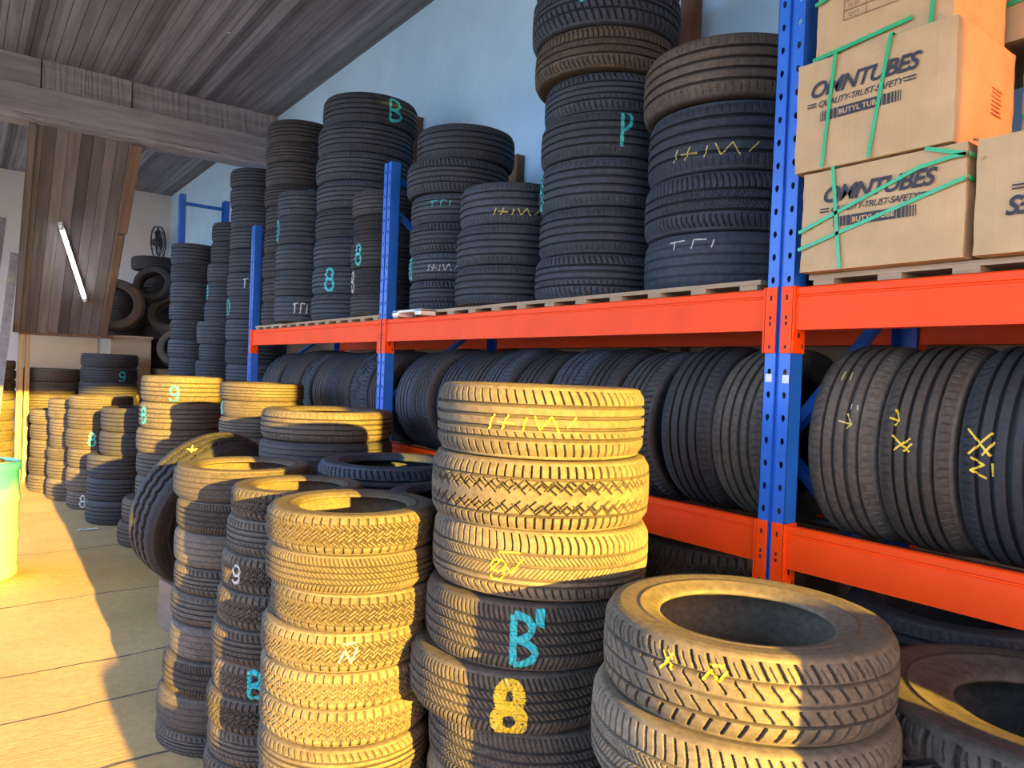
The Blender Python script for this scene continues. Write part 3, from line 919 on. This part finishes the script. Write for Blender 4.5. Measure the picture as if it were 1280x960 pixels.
# small printed notice on its end wall
Te = Matrix(((1, 0, 0, .05), (0, 0, -1, -d2[1] / 2 - .0095), (0, 1, 0, .12), (0, 0, 0, 1)))
b = MB()
for k in range(7):
    b.box((-.045 + .004 * (k % 2), .012 * k, 0), (.03 - .006 * (k % 3), .012 * k + .004, .0003), M['ink2'], Te)
b.build('printed_notice', None, c2)
b = MB()
vs = []; n = 6
for i in range(n + 1):
    for j in range(4):
        vs.append((-d1[0] / 2 + .06 * j / 3 - .012 * math.sin(i * 1.4 + j), -d1[1] / 2 - .008 - .035 * i / n - .006 * math.sin(j * 2.1), d1[2] - .012 + .022 * math.sin(i * .9 + j * .8) - .03 * i / n * (1 - j / 3)))
b.add(vs, [(i * 4 + j, (i + 1) * 4 + j, (i + 1) * 4 + j + 1, i * 4 + j + 1) for i in range(n) for j in range(3)])
b.build('torn_flap', M['card'], c1)
c3, d3 = carton(BX + .01, .335, .842, 2.040, 2.347, .38, 'carton at the right end of the shelf with its print upside down', seed=8)
brand_print(c3, d3, .0, .005, 1.0, PI)
c4, d4 = carton(2.16, .925, 1.335, 2.705, 3.03, .36, 'carton with a printed table, topmost beside the blue post', seed=12)
T4_ = front_T(d4, .02, -.06)
b = MB()
for yy in (0, .028, .056, .084, .112): b.box((-.13, yy, 0), (.10, yy + .0022, .0003), M['ink2'], T4_)
for xx in (-.13, -.06, .098): b.box((xx, 0, 0), (xx + .0022, .114, .0003), M['ink2'], T4_)
for k, t in enumerate(('QTY', 'N.W.', 'G.W.', 'SIZE')):
    vs, fs = text_mesh(t, .018); b.add([(x - .096, y + .007 + .028 * k, 0) for x, y, z in vs], fs, M['ink2'], T4_)
for k, t in enumerate(('PCS', 'KGS', 'BUTYL', 'TUBE')):
    vs, fs = text_mesh(t, .018); b.add([(x + .02, y + .007 + .028 * k, 0) for x, y, z in vs], fs, M['ink2'], T4_)
b.build('printed_table', None, c4)
strap(c4, bow((-.205, -.155), (.10, -.125), d4, 4), .012, up=(-1, 0, 0))
strap(c4, bow((-.205, .02), (.16, .10), d4, 4), .012, up=(-1, 0, 0))
ring_v(c4, d4, .17, .15)
c5, d5 = carton(2.56, .33, .89, 2.402, 2.755, .36, 'double-strapped carton set back at the right edge, behind the upside-down printed carton', seed=15)
strap(c5, bow((-.2725, .03), (.2725, .11), d5, 4), .012, up=(-1, 0, 0)); strap(c5, bow((-.2725, -.06), (.2725, -.02), d5, 4), .012, up=(-1, 0, 0))
c6, d6 = carton(2.56, .33, .875, 2.040, 2.397, .40, 'lower hidden carton in the back row of the shelf', seed=17)
c8, d8 = carton(2.56, .46, 1.06, 2.762, 3.10, .42, 'topmost carton of the back row, one green strap across its front', seed=19)
strap(c8, bow((-.30, -.07), (.30, -.01), d8, 4), .013, up=(-1, 0, 0))

# brown posts against the wall behind the tall stacks
for (y, h, w_, lab) in ((2.71, 3.95, .10, 'brown wooden post against the wall behind the tallest tyre stack'), (4.27, 3.25, .11, 'short brown wooden post against the wall in the gap left of the tallest stack'),
                        (5.76, 3.9, .11, 'brown wooden post at the wall behind the tall stack of eight tyres')):
    b = MB(); b.box((-.035, -w_ / 2, 0), (.035, w_ / 2, h), bev=.006)
    tag(b.build('wooden_post', M['rust'], loc=(XW - .037, y, 0)), lab, 'post', 'posts against the wall')

# ------------------------------------------------------------------ tyre stacks
DZ = 2.039
# --- foreground, on the floor
G = 'tyres of the tall sunlit stack in the middle foreground'
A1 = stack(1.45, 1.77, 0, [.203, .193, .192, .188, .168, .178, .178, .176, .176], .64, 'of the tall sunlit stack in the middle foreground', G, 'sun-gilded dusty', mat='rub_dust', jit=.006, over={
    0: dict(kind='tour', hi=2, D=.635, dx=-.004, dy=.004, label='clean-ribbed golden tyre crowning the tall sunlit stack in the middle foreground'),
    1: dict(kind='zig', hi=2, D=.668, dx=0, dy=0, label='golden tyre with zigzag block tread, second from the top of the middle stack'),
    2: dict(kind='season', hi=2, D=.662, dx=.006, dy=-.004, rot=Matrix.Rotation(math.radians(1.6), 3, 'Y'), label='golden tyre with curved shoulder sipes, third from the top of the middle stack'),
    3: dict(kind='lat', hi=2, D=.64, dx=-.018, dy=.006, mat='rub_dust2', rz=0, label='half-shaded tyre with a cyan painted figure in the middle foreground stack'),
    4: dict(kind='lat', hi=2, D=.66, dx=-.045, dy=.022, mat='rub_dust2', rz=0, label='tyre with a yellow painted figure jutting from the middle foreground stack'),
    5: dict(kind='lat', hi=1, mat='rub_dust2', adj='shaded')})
G = 'tyres of the fat stack by the rack post'
A2 = stack(1.448, 1.01, 0, [.172, .185, .20, .20, .205, .205], .62, 'of the fat foreground stack by the rack post', G, 'dusty', mat='rub_dust', jit=.01, over={
    0: dict(kind='chev', hi=2, D=.635, bead=.60, dx=0, dy=0, label='half-lit tyre with hook-shaped sipes on top of the stack before the rack post'),
    1: dict(kind='season', hi=2, D=.665, dx=-.01, dy=.0, label='tyre with curved sipes directly under the half-lit hook-patterned tyre'), 2: dict(hi=1, kind='lat')})
G = 'tyres of the stack at the lower right'
A3 = stack(1.99, .565, 0, [.25, .25, .245, .245], .78, 'of the low block-tread stack at the lower right', G, 'coarse', mat='rub_dust2', jit=.008, over={
    0: dict(kind='at', hi=2, D=.80, bead=.50, dx=0, dy=0, label='coarse block-tread tyre with sunlit sidewall on the lower right stack'), 1: dict(kind='lt', hi=1)})
G = 'narrow tyres of the yellow-lit stack'
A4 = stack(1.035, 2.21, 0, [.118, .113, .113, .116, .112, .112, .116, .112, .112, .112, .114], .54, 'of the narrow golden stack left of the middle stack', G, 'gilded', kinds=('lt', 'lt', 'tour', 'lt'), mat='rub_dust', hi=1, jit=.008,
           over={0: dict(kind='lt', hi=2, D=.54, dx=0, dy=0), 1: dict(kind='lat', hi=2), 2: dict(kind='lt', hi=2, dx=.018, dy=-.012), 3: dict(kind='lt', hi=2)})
G = 'narrow tyres of the half-lit stack'
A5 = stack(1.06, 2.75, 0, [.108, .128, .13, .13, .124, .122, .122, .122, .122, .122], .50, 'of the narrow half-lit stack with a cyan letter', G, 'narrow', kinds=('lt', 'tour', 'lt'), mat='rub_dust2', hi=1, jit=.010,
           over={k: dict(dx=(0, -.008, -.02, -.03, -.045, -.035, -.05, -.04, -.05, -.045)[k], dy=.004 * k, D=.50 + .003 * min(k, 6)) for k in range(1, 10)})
G = 'narrow tyres of the stack nearest the aisle'
A6 = stack(1.07, 3.45, 0, [.138, .138, .15, .118, .132, .15, .152, .15, .095], .60, 'of the dark stack standing nearest the open aisle', G, 'worn', kinds=('worn', 'lat', 'worn', 'tour', 'rib'), mat='rub_dust2', hi=1, jit=.012,
           over={6: dict(D=.62, dx=-.015, dy=.01), 7: dict(D=.63, dx=-.03, dy=.02), 8: dict(D=.63, dx=-.03, dy=.02)})
G = 'tyres of the dark stack left behind the middle stack'
A7 = stack(1.63, 3.09, 0, [.21, .21, .21, .21, .21, .21], .675, 'of the wide stack half hidden behind the middle stack', G, 'dark', kinds=('tour', 'rib'), mat='rub_cool', hi=0, over={0: dict(hi=1, dx=0, dy=0, D=.675, kind='tour')})
G = 'tyres of the stack touching the middle stack'
A8 = stack(1.60, 2.42, 0, [.2, .205, .205, .205, .2, .2], .61, 'of the dark stack squeezed right behind the middle stack', G, 'dark', kinds=('lt', 'rib'), mat='rub_cool', over={0: dict(hi=1, dx=0, dy=0, D=.61, kind='lt')})
G = 'tyres of the wide stack in the middle distance'
A9 = stack(1.71, 4.04, 0, [.165, .175, .18, .18, .185, .185, .185, .185], .74, 'of the wide stack before the second blue post', G, 'wide', kinds=('rib', 'worn'), mat='rub_dark', over={0: dict(hi=1, dx=0, dy=0, D=.74, kind='rib', mat='rub_dust2')})
G = 'tyres of the stack with the small cyan letter'
A10 = stack(1.76, 5.35, 0, [.125, .118, .13, .135, .15, .15, .15, .15, .15, .146, .146], .58, 'of the straight stack behind the leaning truck tyre', G, 'narrow', kinds=('rib', 'worn'), mat='rub_dust2', jit=.006)
G = 'tyres of the stack with cyan figures by the leaning tyre'
A11 = stack(1.68, 7.37, 0, [.235, .24, .225, .21, .21, .21, .215], .75, 'of the broad stack left behind the leaning truck tyre', G, 'broad', kinds=('rib',), mat='rub_dust2', jit=.012, over={5: dict(dx=-.1, dy=.04), 6: dict(dx=-.14, dy=.04)})
# --- along the aisle towards the back
G = 'tyres of the low stacks along the aisle'
F1 = stack(1.03, 10.9, 0, [.18, .19, .22, .21, .22], .66, 'of the farthest aisle stack beside the door post', G, 'dim', mat='rub_dust2')
F2 = stack(1.18, 10.2, 0, [.233, .196, .15, .14, .215, .256], .66, 'of the second-farthest stack along the aisle', G, 'dim', mat='rub_dust2', jit=.02)
F3 = stack(1.3, 9.5, 0, [.141, .22, .22, .212, .262, .205], .66, 'of the aisle stack third from the door post', G, 'dusty', mat='rub_dust2', jit=.02)
F4 = stack(1.38, 8.6, 0, [.245, .24, .24, .225, .24], .66, 'of the leaning aisle stack nearest the broad stack', G, 'dark', mat='rub_dark', jit=.015, over={0: dict(dx=.11, dy=-.08), 1: dict(dx=.10, dy=-.08)})
G = 'tyres under the stair boarding'
F6 = stack(1.0, 11.95, 0, [.175, .165, .22, .24, .24, .24, .24], .72, 'of the stack right behind the door post', G, 'dim', mat='rub_dust2', jit=.006)
F7 = stack(1.62, 11.28, 0, [.178, .2, .2, .22, .235, .235, .24, .24], .70, 'of the black stack under the stair boarding', G, 'black', mat='rub_dark', jit=.006)
G = 'tyres of the stack by the teal drum'
F8 = stack(.30, 11.9, 0, [.125, .13, .135, .135, .135, .135, .135, .135, .135, .135, .135, .14], .60, 'of the tight golden stack behind the teal drum', G, 'narrow', kinds=('lt', 'rib'), mat='rub_dust', jit=.004)

# --- top shelf
G = 'tyres of the tallest stack on the top shelf'
T1 = stack(2.52, 2.66, DZ, [.22, .232, .19, .178, .203, .225, .214, .205], .64, 'of the tallest stack on the top shelf', G, 'dark', kinds=('rib', 'tour'), mat='rub_cool', hi=1, jit=.008,
           over={0: dict(D=.70, dx=-.03, dy=0, kind='dir'), 1: dict(D=.715, dx=-.035, dy=-.0, kind='dir', rz=0), 2: dict(D=.69, dx=-.025, dy=.0, kind='season', mat='rub_brown'), 4: dict(rz=0, kind='rib', D=.645), 5: dict(rz=0, kind='rib', D=.645)})
G = 'tyres of the four-high stack beside the main blue post'
T2 = stack(2.60, 1.98, DZ, [.245, .27, .232, .225], .69, 'of the four-tyre stack left of the tall blue post', G, 'dark', kinds=('rib',), mat='rub_cool', hi=1, jit=.006,
           over={0: dict(D=.73, dx=-.012, dy=.0, mat='rub_brown', kind='rib'), 1: dict(rz=0, kind='rib'), 2: dict(kind='season'), 3: dict(kind='worn')})
G = 'tyres of the three-high stack on the top shelf'
T3 = stack(2.43, 3.28, DZ, [.22, .21, .205], .61, 'of the short three-tyre stack on the top shelf', G, 'clean black', kinds=('rib',), mat='rub_cool', hi=1, jit=.004)
G = 'tyres of the six-high stack on the top shelf'
T4 = stack(2.47, 3.9, DZ, [.205, .205, .172, .178, .16, .18], .61, 'of the six-tyre stack right of the second blue post', G, 'dark', kinds=('rib', 'tour'), mat='rub_cool', hi=1, jit=.008,
           over={0: dict(dx=.02, dy=-.01), 1: dict(dx=-.015, dy=.01, D=.63)})
G = 'tyres of the five-high stack behind the second blue post'
T5 = stack(2.42, 4.72, DZ, [.168, .178, .178, .18, .15], .54, 'of the five-tyre stack right behind the second blue post', G, 'dark', kinds=('rib', 'lat'), mat='rub_dark', hi=1, jit=.006)
G = 'tyres of the eight-high stack on the top shelf'
T6 = stack(2.54, 5.45, DZ, [.225, .222, .214, .214, .216, .216, .21, .20], .74, 'of the tall stack left of the second blue post', G, 'dark', kinds=('rib',), mat='rub_cool', hi=1, jit=.008,
           over={0: dict(dx=.03, dy=-.02, rz=0), 1: dict(dx=.012, dy=-.0, D=.75), 6: dict(rz=0), 7: dict(rz=0)})
G = 'tyres of the five-high stack at the far end of the top shelf'
T7 = stack(2.35, 6.07, DZ, [.205, .235, .21, .215, .215], .54, 'of the slim stack left of the tall eight-tyre stack', G, 'dark', kinds=('rib',), mat='rub_cool', hi=0, jit=.006)
G = 'tyres of the nine-high stack at the far end of the top shelf'
T8 = stack(2.47, 6.64, DZ, [.193, .18, .2, .18, .209, .216, .216, .217, .203], .62, 'of the nine-tyre stack next to the third blue post', G, 'dark', kinds=('rib', 'tour'), mat='rub_dark', hi=0, jit=.006)
G = 'tyres stacked behind the farthest blue posts'
T9 = stack(2.5, 7.85, 1.26, [.18, .2, .218, .218, .243, .243, .235, .22, .24, .22, .197], .62, 'of the column just left of the third blue post', G, 'dark', mat='rub_cool')
C2 = stack(2.58, 9.15, 1.26, [.224, .25, .224, .234, .234, .216, .216, .2, .27], .56, 'of the broad column between the farthest blue posts', G, 'dark', mat='rub_cool', jit=.01, over={0: dict(dx=.06, dy=-.05, D=.6), 1: dict(dx=.04, dy=-.03)})
C1 = stack(2.3, 9.66, 1.26, [.25, .21, .248, .21, .239, .22, .21, .258], .56, 'of the column against the farthest blue post', G, 'dark', mat='rub_cool')
C3 = stack(2.32, 8.55, 1.26, [.25, .18, .2, .245], .50, 'of the short column before the far columns', G, 'small', mat='rub_cool', jit=.004, over={1: dict(D=.44)})
# --- under the lowest beams
G = 'tyres lying under the rack'
U1 = stack(2.6, 1.95, 0, [.205, .205, .205, .205, .205], .66, 'of the stack under the rack left of the main post', G, 'shadowed', kinds=('lt', 'rib'), mat='rub_brown', over={0: dict(hi=1)})
U2 = stack(2.66, 1.04, 0, [.195, .195, .195, .195, .195], .66, 'of the stack under the rack right of the main post', G, 'shadowed', mat='rub_dark', over={0: dict(hi=1)})
# --- unseen stacks on the door side, added to cast shade on tyres and floor
S1 = stack(1.46, -.32, 0, [.167] * 8, .46, 'of the added shade-casting stack closest to the doorway', 'tyres of the added shade-casting stack closest to the doorway', 'dusty', mat='rub_dust2')

S4 = stack(.80, -.95, 0, [.17] * 5, .56, 'of the added low shade-casting stack nearest the doorway', 'tyres of the added low shade-casting stack nearest the doorway', 'dusty', mat='rub_dust2')

# --- upright tyres on the lower shelf
RY = Matrix.Rotation(PI / 2, 3, 'X')
def standing(y, D, W, x, label, group, kind='rib', mat='rub_cool', hi=1, yaw=0.0):
    z = 1.22 - .055 + D / 2
    return tyre(x, y, z, D, W, kind, mat, hi, Matrix.Rotation(yaw, 3, 'Z') @ RY, label, group, 0.0)
G = 'upright tyres on the lower shelf, right of the main post'
S3 = [standing(1.255, .66, .225, 2.55, 'greyish ribbed tyre upright on the lower shelf, touching the main blue post', G, 'rib', 'rub_dust2', 1, .06),
      standing(1.02, .66, .215, 2.55, 'black tyre with yellow chalk ticks, second upright tyre right of the post', G, 'rib', 'rub_brown', 1, .03),
      standing(.79, .66, .222, 2.55, 'bluish-black upright tyre at the right edge of the lower shelf', G, 'rib', 'rub_dark', 1, .02),
      standing(.56, .66, .222, 2.55, 'upright tyre on the lower shelf beyond the right edge', G, 'rib', 'rub_cool', 0)]
G = 'upright tyres on the lower shelf of the middle bay'
nm = ['brown dusty tyre upright on the lower shelf, touching the left of the main blue post', 'dark many-ribbed upright tyre, second to the left of the main blue post']
ords = ['third', 'fourth', 'fifth', 'sixth', 'seventh', 'eighth', 'ninth', 'tenth', 'eleventh']
S2 = []
for i in range(11):
    y = 1.635 + .2475 * i
    lab = nm[i] if i < 2 else 'dark upright tyre on the lower shelf, %s to the left of the main blue post' % ords[i - 2]
    S2.append(standing(y, .655 + .012 * math.sin(i * 2.3), .228, 2.545 + .012 * math.cos(i * 1.7), lab, G, ('rib', 'rib', 'tour', 'rib', 'season', 'rib', 'tour')[i % 7], ('rub_dust2', 'rub_dark', 'rub_dark')[i] if i < 3 else ('rub_cool', 'rub_dark')[i % 2], 1 if i < 8 else 0, .08 * math.sin(i * 1.9)))
G = 'upright tyres on the lower shelf of the far bay'
S1b = []
for i in range(10):
    lab = 'dark upright tyre on the lower shelf, %s to the left of the second blue post' % (['first', 'second'] + ords)[i]
    S1b.append(standing(4.52 + .2475 * i, .65 + .012 * math.sin(i * 1.3), .226, 2.54 + .012 * math.cos(i * 2.7), lab, G, ('rib', 'lt', 'rib', 'tour')[i % 4], ('rub_dark', 'rub_cool')[i % 2], 0, .1 * math.sin(i * 2.1)))

# --- the big truck tyre leaning beside the aisle, propped on a timber block
def axis_rot(n, spin=0.0):
    n = Vector(n).normalized()
    return n.to_track_quat('Z', 'Y').to_matrix() @ Matrix.Rotation(spin, 3, 'Z')
lean = tyre(1.25, 4.70, .79, .94, .25, 'truck', 'rub_dark', 1, axis_rot((.36, -.86, -.30)), 'large ribbed truck tyre leaning by the aisle stacks', 'truck tyre', 0.0)
blk = empty('timber_block', (1.19, 4.90, 0))
b = MB(); b.box((-.13, -.15, 0), (.16, .16, .30), bev=.008); b.build('block', M['panel_trim'], blk)
for zz in (.06, .20):
    b = MB(); b.box((-.14, -.16, zz), (.10, -.15, zz + .06)); b.build('side_batten', M['panel_trim'], blk)
blk.rotation_euler = (0, 0, .15)
tag(blk, 'tan timber block on the floor under the leaning truck tyre', 'timber block')

# --- pile of tyres at the back
G = 'tyres piled at the back wall'
def pile(x, y, z, D, W, n, label, mat='rub_dark', kind='worn'): return tyre(x, y, z, D, W, kind, mat, 0, axis_rot(n), label, G, 0.0)
pile(1.76, 11.83, 2.445, .74, .24, (-.30, -.93, .12), 'tyre standing face-on on the plywood cabinet, its round opening showing', 'rub_brown')
Q1 = stack(1.95, 12.55, 2.025, [.2, .2, .2, .2], .56, 'of the stack behind the face-on tyre on the cabinet', G, 'dark', mat='rub_dark')
Q2 = stack(2.50, 12.58, 1.565, [.2, .22, .22, .22, .21, .21, .21, .21], .64, 'of the high back stack below the wall fan', G, 'dark', mat='rub_dark', over={0: dict(D=.74, dx=-.08, dy=-.04, label='flat tyre lying on top of the back pile below the fan')})
pile(2.27, 11.97, 2.80, .56, .18, (-.50, -.78, .35), 'tilted tyre in the back pile just below the flat topmost tyre', 'rub_dark')
pile(2.47, 11.79, 2.37, .60, .18, (-.45, -.78, .42), 'grey leaning tyre in the middle of the back pile', 'rub_dust2')
pile(2.55, 11.49, 1.87, .61, .18, (-.45, -.80, .38), 'lowest grey leaning tyre of the back pile', 'rub_dust2')

# ------------------------------------------------------------------ marks on the tyres
f = face_angle
mark(A1[3], 'B', f(A1[3], -.03), -.002, .10, .135, .020, 'cyan', rot90=0)
mark(A1[3], '=', f(A1[3], .10), .060, .035, .05, .014, 'cyan', rot90=1)
mark(A1[4], '8', f(A1[4], -.05), -.004, .105, .135, .034, 'yellow')
mark(A1[0], 'W', f(A1[0], -.05), .0, .26, .05, .005, 'yellow', 'chalk_mark')
mark(A1[2], 'N', f(A1[2], -.25), .0, .10, .07, .004, 'yellow', 'chalk_mark')
mark(A1[2], 'g', f(A1[2], -.33), -.015, .07, .06, .004, 'yellow', 'chalk_mark')
mark(A2[0], 'X', f(A2[0], -.45), .045, .03, .04, .005, 'yellow', 'chalk_mark')
mark(A2[0], 'N', f(A2[0], -.15), .04, .05, .04, .005, 'yellow', 'chalk_mark')
mark(A2[1], 'X', f(A2[1], -.28), -.02, .04, .05, .006, 'yellow', 'chalk_mark')
mark(A3[0], 'X', f(A3[0], -.12), -.02, .035, .03, .005, 'yellow', 'chalk_mark')
mark(A5[2], 'g', f(A5[2], -.75), 0, .06, .07, .010, 'chalk_w')
mark(A5[5], 'B', f(A5[5], -.35), 0, .085, .095, .016, 'cyan')
mark(A5[3], '8', f(A5[3], -.06), 0, .06, .09, .014, 'cyan')
mark(A4[3], 'N', f(A4[3], .02), 0, .06, .07, .006, 'chalk_w', 'chalk_mark')
mark(A10[3], 'E', f(A10[3], -.70), 0, .085, .105, .016, 'cyan')
mark(A10[1], 'B', f(A10[1], -.96), 0, .06, .09, .014, 'cyan')
mark(A11[0], 'g', f(A11[0], -.22), -.035, .11, .15, .02, 'cyan')
mark(A11[1], '8', f(A11[1], -.88), 0, .12, .14, .02, 'cyan')
mark(F3[2], '8', f(F3[2], -.2), 0, .10, .14, .02, 'cyan'); mark(F3[5], '8', f(F3[5], -.5), 0, .09, .13, .015, 'chalk_w')
mark(F7[1], 'g', f(F7[1], .45), -.02, .12, .14, .018, 'cyan')
mark(T1[1], 'D', f(T1[1], -.25), .05, .10, .13, .018, 'cyan')
mark(T1[4], 'P', f(T1[4], .28), .02, .085, .17, .016, 'cyan')
mark(T1[5], '8', f(T1[5], -.97), 0, .10, .17, .018, 'cyan')
mark(T2[1], 'W', f(T2[1], -.18), -.06, .36, .06, .0045, 'chalk_y', 'chalk_mark')
mark(T2[3], 'L', f(T2[3], -.4), .06, .20, .05, .005, 'chalk_w', 'chalk_mark')
mark(T3[0], 'W', f(T3[0], .05), -.05, .26, .045, .005, 'chalk_y', 'chalk_mark')
mark(T4[4], '8', f(T4[4], -.95), 0, .07, .13, .016, 'cyan'); mark(T4[4], 'W', f(T4[4], -.3), -.01, .2, .05, .005, 'chalk_w', 'chalk_mark')
mark(T4[2], 'L', f(T4[2], -.4), .02, .14, .05, .006, 'cyan', 'chalk_mark')
mark(T6[0], 'B', f(T6[0], .50), 0, .16, .16, .02, 'cyan')
mark(T6[6], '8', f(T6[6], -.62), 0, .12, .17, .02, 'cyan')
mark(T5[2], '8', f(T5[2], -.8), 0, .09, .14, .016, 'cyan'); mark(T5[3], 'B', f(T5[3], -.95), 0, .09, .14, .016, 'chalk_w')
mark(T7[1], 'D', f(T7[1], -.95), 0, .09, .17, .018, 'cyan'); mark(T8[3], 'E', f(T8[3], .3), 0, .08, .1, .014, 'cyan'); mark(T7[4], 'L', f(T7[4], -.2), 0, .12, .12, .01, 'chalk_w', 'chalk_mark')
mark(T9[5], 'L', f(T9[5], -.25), 0, .15, .14, .012, 'chalk_w', 'chalk_mark'); mark(T9[6], 'D', f(T9[6], -.9), 0, .08, .15, .016, 'cyan'); mark(C2[3], 'D', f(C2[3], -.95), 0, .08, .16, .018, 'cyan')
def mark_up(e, glyph, elev, b_, w, h, stroke, mat='chalk_y', name='chalk_mark', rot90=0):
    """on an upright tyre: ELEV degrees above the level of the axle, on the aisle side"""
    mark(e, glyph, PI + math.radians(-elev), b_, w, h, stroke, mat, name, rot90)
mark_up(S3[0], '=', 42, -.02, .04, .08, .004); mark_up(S3[0], 'A', 14, .03, .05, .07, .005); mark_up(S3[0], '=', 22, .035, .02, .06, .004, 'chalk_w')
mark_up(S3[1], 'A', 18, -.05, .05, .05, .006, 'yellow'); mark_up(S3[1], 'X', 4, -.03, .05, .06, .006, 'yellow')
mark_up(S3[2], 'X', 8, -.05, .08, .07, .006, 'yellow'); mark_up(S3[2], 'N', -4, -.05, .06, .07, .006, 'yellow')
mark(lean, 'X', math.radians(120), 0, .05, .06, .007, 'chalk_y', 'chalk_mark')

# ------------------------------------------------------------------ drum, paper scrap
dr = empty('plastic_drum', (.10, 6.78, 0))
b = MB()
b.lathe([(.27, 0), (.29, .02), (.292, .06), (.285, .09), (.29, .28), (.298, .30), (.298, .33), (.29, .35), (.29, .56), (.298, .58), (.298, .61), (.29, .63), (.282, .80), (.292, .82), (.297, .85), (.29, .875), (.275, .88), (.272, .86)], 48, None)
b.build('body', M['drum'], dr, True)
b = MB(); b.lathe([(.272, .845), (.272, .862), (.02, .866)], 48); b.build('lid', M['white'], dr, True)
for x in (-.15, .15):
    b = MB(); b.lathe([(.035, .86), (.035, .885), (.028, .89)], 16, None, Matrix.Translation((x, 0, 0))); b.build('bung', M['black'], dr, True)
tag(dr, 'teal plastic drum at the left edge of the sunlit floor', 'drum')
b = MB(); vs = []; n = 8
for i in range(n + 1):
    for j in range(4):
        vs.append((-.09 + .18 * i / n, -.035 + .023 * j, .003 + .008 * abs(math.sin(i * 1.1 + j))))
b.add(vs, [(i * 4 + j, (i + 1) * 4 + j, (i + 1) * 4 + j + 1, i * 4 + j + 1) for i in range(n) for j in range(3)])
tag(b.build('paper_scrap', M['paper'], loc=(1.03, 8.2, 0)), 'white scrap of paper on the floor beside the aisle stacks', 'paper scrap')

# ------------------------------------------------------------------ light
w = bpy.data.worlds.new('sky'); sc.world = w; w.use_nodes = True
nt = w.node_tree; nt.nodes.clear()
out = nt.nodes.new('ShaderNodeOutputWorld'); bg = nt.nodes.new('ShaderNodeBackground')
tc = nt.nodes.new('ShaderNodeTexCoord'); sx = nt.nodes.new('ShaderNodeSeparateXYZ'); nt.links.new(tc.outputs['Generated'], sx.inputs[0])
sky = ramp(nt, mathn(nt, 'MULTIPLY_ADD', sx.outputs[2], .5), [(.0, (.30, .24, .17)), (.48, (.40, .40, .40)), (.53, (.48, .66, .98)), (.75, (.30, .52, 1.0)), (1, (.2, .40, .9))])
sky.node.inputs[0].links[0].from_node.inputs[2].default_value = .5
glowf = nt.nodes.new('ShaderNodeMapRange'); glowf.inputs['From Min'].default_value = -.35; glowf.inputs['From Max'].default_value = -1.0
nt.links.new(sx.outputs[1], glowf.inputs['Value'])
g2 = mathn(nt, 'POWER', glowf.outputs[0], 5.0)
cc = mix(nt, mathn(nt, 'MULTIPLY', g2, .8), sky, (2.6, 1.2, .25))
nt.links.new(cc, bg.inputs[0]); bg.inputs[1].default_value = 6.8
nt.links.new(bg.outputs[0], out.inputs[0])

sun = bpy.data.lights.new('sun', 'SUN'); sun.energy = 31; sun.color = (1.0, .60, .075); sun.angle = math.radians(.5)
so = bpy.data.objects.new('sun', sun); COL.objects.link(so)
el = math.radians(9); az = math.radians(1)
sd = Vector((math.sin(az) * math.cos(el), math.cos(az) * math.cos(el), -math.sin(el)))
so.rotation_euler = sd.to_track_quat('-Z', 'Y').to_euler()

# ------------------------------------------------------------------ camera
cam = bpy.data.cameras.new('camera'); co = bpy.data.objects.new('camera', cam); COL.objects.link(co)
cam.sensor_width = 36; cam.lens = 920 / 1280 * 36; cam.clip_start = .05; cam.clip_end = 200
yaw, pitch, roll = math.radians(36.87), math.radians(-.75), math.radians(2.2)
fw = Vector((math.sin(yaw) * math.cos(pitch), math.cos(yaw) * math.cos(pitch), math.sin(pitch)))
r0 = Vector((math.cos(yaw), -math.sin(yaw), 0)); u0 = r0.cross(fw)
rt = r0 * math.cos(roll) + u0 * math.sin(roll); up = u0 * math.cos(roll) - r0 * math.sin(roll)
mw = Matrix((rt, up, -fw)).transposed().to_4x4(); mw.translation = Vector((0, 0, 1.68))
co.matrix_world = mw
sc.camera = co

sc.view_settings.view_transform = 'Standard'; sc.view_settings.look = 'None'
sc.view_settings.exposure = 0.45; sc.view_settings.gamma = 1.0; sc.view_settings.use_curve_mapping = False
